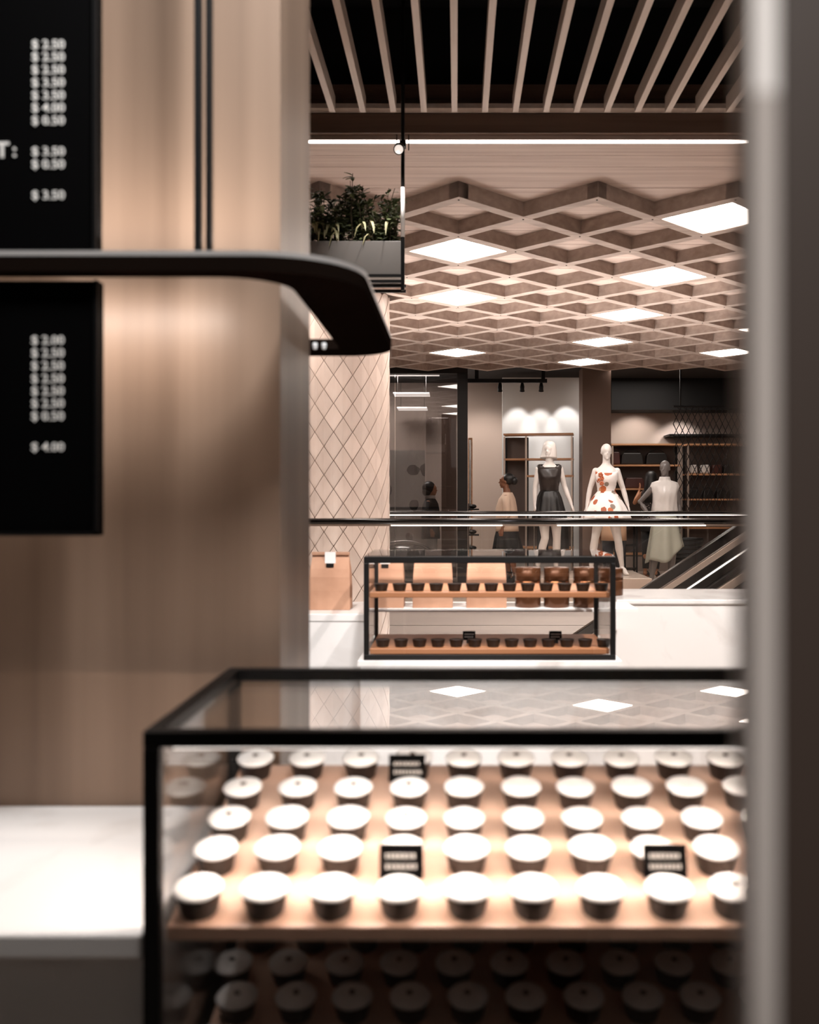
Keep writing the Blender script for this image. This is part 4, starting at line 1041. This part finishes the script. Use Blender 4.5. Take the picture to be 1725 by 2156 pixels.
# --- person 2: behind the glass
d = 15.5
p2 = thing('person', 'dim person with dark bob and dark jacket behind the shop window', 'person', (X(907, d), d, 0))
H = 1.52
make_body(p2, T['skin2'], H, [((-0.14, 0, 1.22), (-0.18, 0.03, 1.0), (-0.16, -0.06, 0.80), (0, -0.2, -1), (0.2, -1, 0)), ((0.14, 0, 1.22), (0.18, 0.03, 1.0), (0.16, -0.06, 0.80), (0, -0.2, -1), (-0.2, -1, 0))],
          [((-0.075, 0, 0.73), (-0.08, -0.02, 0.42), (-0.08, 0.03, 0.09), 0), ((0.075, 0, 0.73), (0.08, 0.0, 0.42), (0.08, 0.06, 0.09), 0)], (0, -0.02, 1.43), 0.0, True, 0.02)
cloth(p2, 'jacket', interp_rings([(0.66, .17, .14, 0, 0), (0.85, .16, .13, 0, 0), (1.05, .165, .14, 0, 0), (1.2, .175, .11, 0, 0), (1.26, .12, .08, 0, 0), (1.29, .07, .06, 0, 0)], 3), T['blackcloth'])
for sx_ in (-1, 1):
    sleeve(p2, 'sleeve', [(sx_*0.14, 0, 1.235), (sx_*0.18, 0.03, 1.0), (sx_*0.16, -0.05, 0.82)], [0.058, 0.052, 0.042], T['blackcloth'])
    sleeve(p2, 'trouser_leg', [(sx_*0.075, 0, 0.74), (sx_*0.08, -0.01, 0.42), (sx_*0.08, 0.04, 0.07)], [0.092, 0.066, 0.055], T['pale'])
bm = bmesh.new(); ell(bm, (0, 0.03, 1.46), (0.10, 0.105, 0.10), 20, 14); ell(bm, (0, 0.055, 1.39), (0.105, 0.08, 0.07)); bmesh.ops.translate(bm, verts=bm.verts, vec=WL[p2.name]); finish('hair', bm, T['hair'], p2, smooth=True)
cloth(p2, 'collar', [(1.275, .085, .075, 0, 0.01), (1.335, .075, .068, 0, 0.01)], T['pale'])
p2.rotation_euler.z = math.radians(75)
# --- person 3: long black hair, dotted top, back to camera, reaching
d = 16.0
p3 = thing('person', 'person with long black hair and dotted top reaching to the handbag shelf', 'person', (X(1372, d), d, 0))
H = 1.72
make_body(p3, T['skin2'], H, [((0.15, 0, 1.36), (0.30, -0.10, 1.22), (0.28, -0.30, 1.40), (-0.1, -0.3, 1), (0.3, -0.6, 0)), ((-0.15, 0, 1.36), (-0.2, 0.03, 1.12), (-0.17, -0.06, 0.9), (0, -0.2, -1), (-0.2, -1, 0))],
          [((-0.08, 0, 0.82), (-0.085, -0.02, 0.47), (-0.085, 0.03, 0.12), 0), ((0.08, 0, 0.82), (0.085, 0.0, 0.47), (0.085, 0.06, 0.12), 0)], (0, -0.02, 1.62), 0.0, True, 0.06)
cloth(p3, 'top', interp_rings([(0.95, .17, .135, 0, 0), (1.1, .15, .125, 0, 0), (1.25, .165, .145, 0, -.01), (1.38, .165, .11, 0, 0), (1.43, .12, .07, 0, .01)], 3), T['dots'])
cloth(p3, 'trousers', interp_rings([(0.76, .17, .14, 0, 0), (0.9, .175, .14, 0, 0), (1.0, .15, .12, 0, 0)], 2), T['blackcloth'])
for sx_ in (-1, 1): sleeve(p3, 'trouser_leg', [(sx_*0.08, 0, 0.84), (sx_*0.085, 0, 0.47), (sx_*0.085, 0.04, 0.16)], [0.096, 0.07, 0.05], T['blackcloth']); sleeve(p3, 'shoe', [(sx_*0.085, 0.05, 0.10), (sx_*0.085, -0.06, 0.07), (sx_*0.085, -0.15, 0.028)], [0.042, 0.04, 0.022], T['blackcloth'])
bm = bmesh.new(); loft(bm, [(1.22, .09, .035, 0, 0.11), (1.35, .105, .05, 0, 0.105), (1.5, .10, .075, 0, 0.07), (1.62, .098, .105, 0, 0.03), (1.69, .085, .095, 0, 0.02), (1.73, .04, .05, 0, 0.015)], 20); bmesh.ops.translate(bm, verts=bm.verts, vec=WL[p3.name]); finish('hair', bm, T['hair'], p3, smooth=True)
p3.rotation_euler.z = math.radians(155)
# --- person 4: bent away behind the floral mannequin
d = 14.85
p4 = thing('person', 'person in tan coat and dark jeans bending behind the floral mannequin', 'person', (X(1293, d), d, 0))
H = 1.66
rg = [(0.76, .12, .11, 0, 0), (0.86, .155, .125, 0, 0), (0.95, .15, .12, 0, -0.03), (1.02, .13, .12, 0, -0.12), (1.07, .125, .12, 0, -0.24), (1.11, .14, .12, 0, -0.38), (1.14, .13, .11, 0, -0.46), (1.155, .05, .05, 0, -0.53), (1.16, .04, .045, 0, -0.57)]
make_body(p4, T['skin2'], H, [((-0.15, -0.42, 1.10), (-0.17, -0.5, 0.86), (-0.12, -0.62, 0.70), (0, -0.5, -1), (0.5, -1, 0)), ((0.15, -0.42, 1.10), (0.17, -0.5, 0.86), (0.12, -0.62, 0.70), (0, -0.5, -1), (-0.5, -1, 0))],
          [((-0.085, 0, 0.79), (-0.09, -0.01, 0.45), (-0.10, 0.03, 0.09), 0), ((0.085, 0, 0.79), (0.09, -0.01, 0.45), (0.10, 0.03, 0.09), 0)], (0, -0.66, 1.15), 0.0, True, 0.02, rings=rg)
cloth(p4, 'coat', interp_rings([(0.66, .19, .16, 0, 0), (0.86, .185, .16, 0, 0.0), (0.97, .175, .15, 0, -0.04), (1.03, .165, .15, 0, -0.14), (1.08, .165, .15, 0, -0.26), (1.125, .175, .15, 0, -0.40), (1.15, .14, .12, 0, -0.47)], 2), T['tan'])
for sx_ in (-1, 1):
    sleeve(p4, 'trouser_leg', [(sx_*0.085, 0, 0.80), (sx_*0.09, -0.005, 0.45), (sx_*0.10, 0.03, 0.07)], [0.10, 0.078, 0.06], T['jeans'])
    sleeve(p4, 'sleeve', [(sx_*0.15, -0.42, 1.11), (sx_*0.17, -0.5, 0.86), (sx_*0.13, -0.6, 0.72)], [0.062, 0.055, 0.045], T['tan'])
    sleeve(p4, 'shoe', [(sx_*0.10, 0.07, 0.05), (sx_*0.10, -0.03, 0.05), (sx_*0.10, -0.14, 0.035)], [0.045, 0.048, 0.035], T['blackcloth'])
bm = bmesh.new(); ell(bm, (0, -0.64, 1.185), (0.088, 0.10, 0.088), 18, 12); bmesh.ops.translate(bm, verts=bm.verts, vec=WL[p4.name]); finish('hair', bm, T['hair'], p4, smooth=True)
p4.rotation_euler.z = math.radians(180)

# --- fixtures near the mannequins
d = 15.55
t = thing('display_stand', 'black metal frame stand between floral and grey mannequins', 'stand', (X(1328, d), d, 0))
for px in (1316, 1341):
    finish('leg', B(X(px, d)-0.014, X(px, d)+0.014, d-0.014, d+0.014, 0, Z(1108, d)), M['black'], t); finish('leg', B(X(px, d)-0.014, X(px, d)+0.014, d+0.22, d+0.248, 0, Z(1108, d)), M['black'], t)
for py in (1107, 1150, 1200): finish('shelf', B(X(1314, d), X(1343, d), d-0.014, d+0.248, Z(py, d), Z(py-3, d)), M['black'], t)
d = 14.75
t = thing('wicker_basket', 'black woven basket behind the grey mannequin skirt', 'basket', (X(1452, d), d+0.2, 0))
for k in range(11):
    bm = bmesh.new(); zz = 0.05+k*0.062; rr = 0.17+0.006*k
    tube(bm, [(X(1452, d)+rr*(1+0.03*math.sin(9*a+k*PI))*math.cos(a), d+0.2+rr*math.sin(a), zz) for a in [2*PI*j/28 for j in range(29)]], 0.028, 6, False); finish('woven_band', bm, M['black'], t, smooth=True)
for k, (px, lab) in enumerate(((1142, 'black glossy garment hanging left of the black dress mannequin legs'), (1186, 'black glossy garment hanging right of the black dress mannequin legs'))):
    d = 15.2; x = X(px, d)
    t = thing('hanging_garment', lab, 'garment', (x, d, Z(1160, d)), 'garments on the low rail')
    bm = bmesh.new(); loft(bm, interp_rings([(Z(1162, d), .085, .05, x, d), (Z(1135, d), .08, .045, x, d), (Z(1108, d), .07, .04, x, d), (Z(1098, d), .03, .03, x, d)], 3), 32, lambda a, z: (1+0.12*math.sin(5*a+3*z), 0)); finish('cloth', bm, T['leather'], t, smooth=True)
    bm = bmesh.new(); tube(bm, [(x, d, Z(1099, d)), (x, d, Z(1091, d))], 0.004, 6); finish('hanger', bm, M['steel'], t)
d = 15.2
t = thing('garment_rail', 'low steel clothes rail behind the black dress mannequin', 'clothes rail', (X(1165, d), d, 0))
bm = bmesh.new(); tube(bm, [(X(1125, d), d, Z(1090, d)), (X(1205, d), d, Z(1090, d))], 0.011, 10); finish('bar', bm, M['steel'], t)
for px in (1125, 1205):
    bm = bmesh.new(); tube(bm, [(X(px, d), d, 0), (X(px, d), d, Z(1090, d)+0.01)], 0.011, 10); finish('leg', bm, M['steel'], t)
# bench seen through the shop window
d = 14.5
t = thing('lounge_chair', 'low dark rounded chair with chrome rim behind the shop window', 'chair', (X(890, d), d+0.3, 0))
bm = bmesh.new(); ell(bm, (X(850, d), d+0.35, 0.42), (0.42, 0.30, 0.20)); finish('seat', bm, M['blackgloss'], t, smooth=True)
bm = bmesh.new(); tube(bm, [(X(850, d)+0.44*math.cos(a), d+0.1, 0.44+0.22*math.sin(a)) for a in [PI*k/14 for k in range(15)]], 0.014, 8); finish('rim', bm, M['steel'], t, smooth=True)
for sx_ in (-0.3, 0.3):
    bm = bmesh.new(); tube(bm, [(X(850, d)+sx_, d+0.35, 0), (X(850, d)+sx_, d+0.35, 0.3)], 0.018, 8); finish('leg', bm, M['steel'], t)
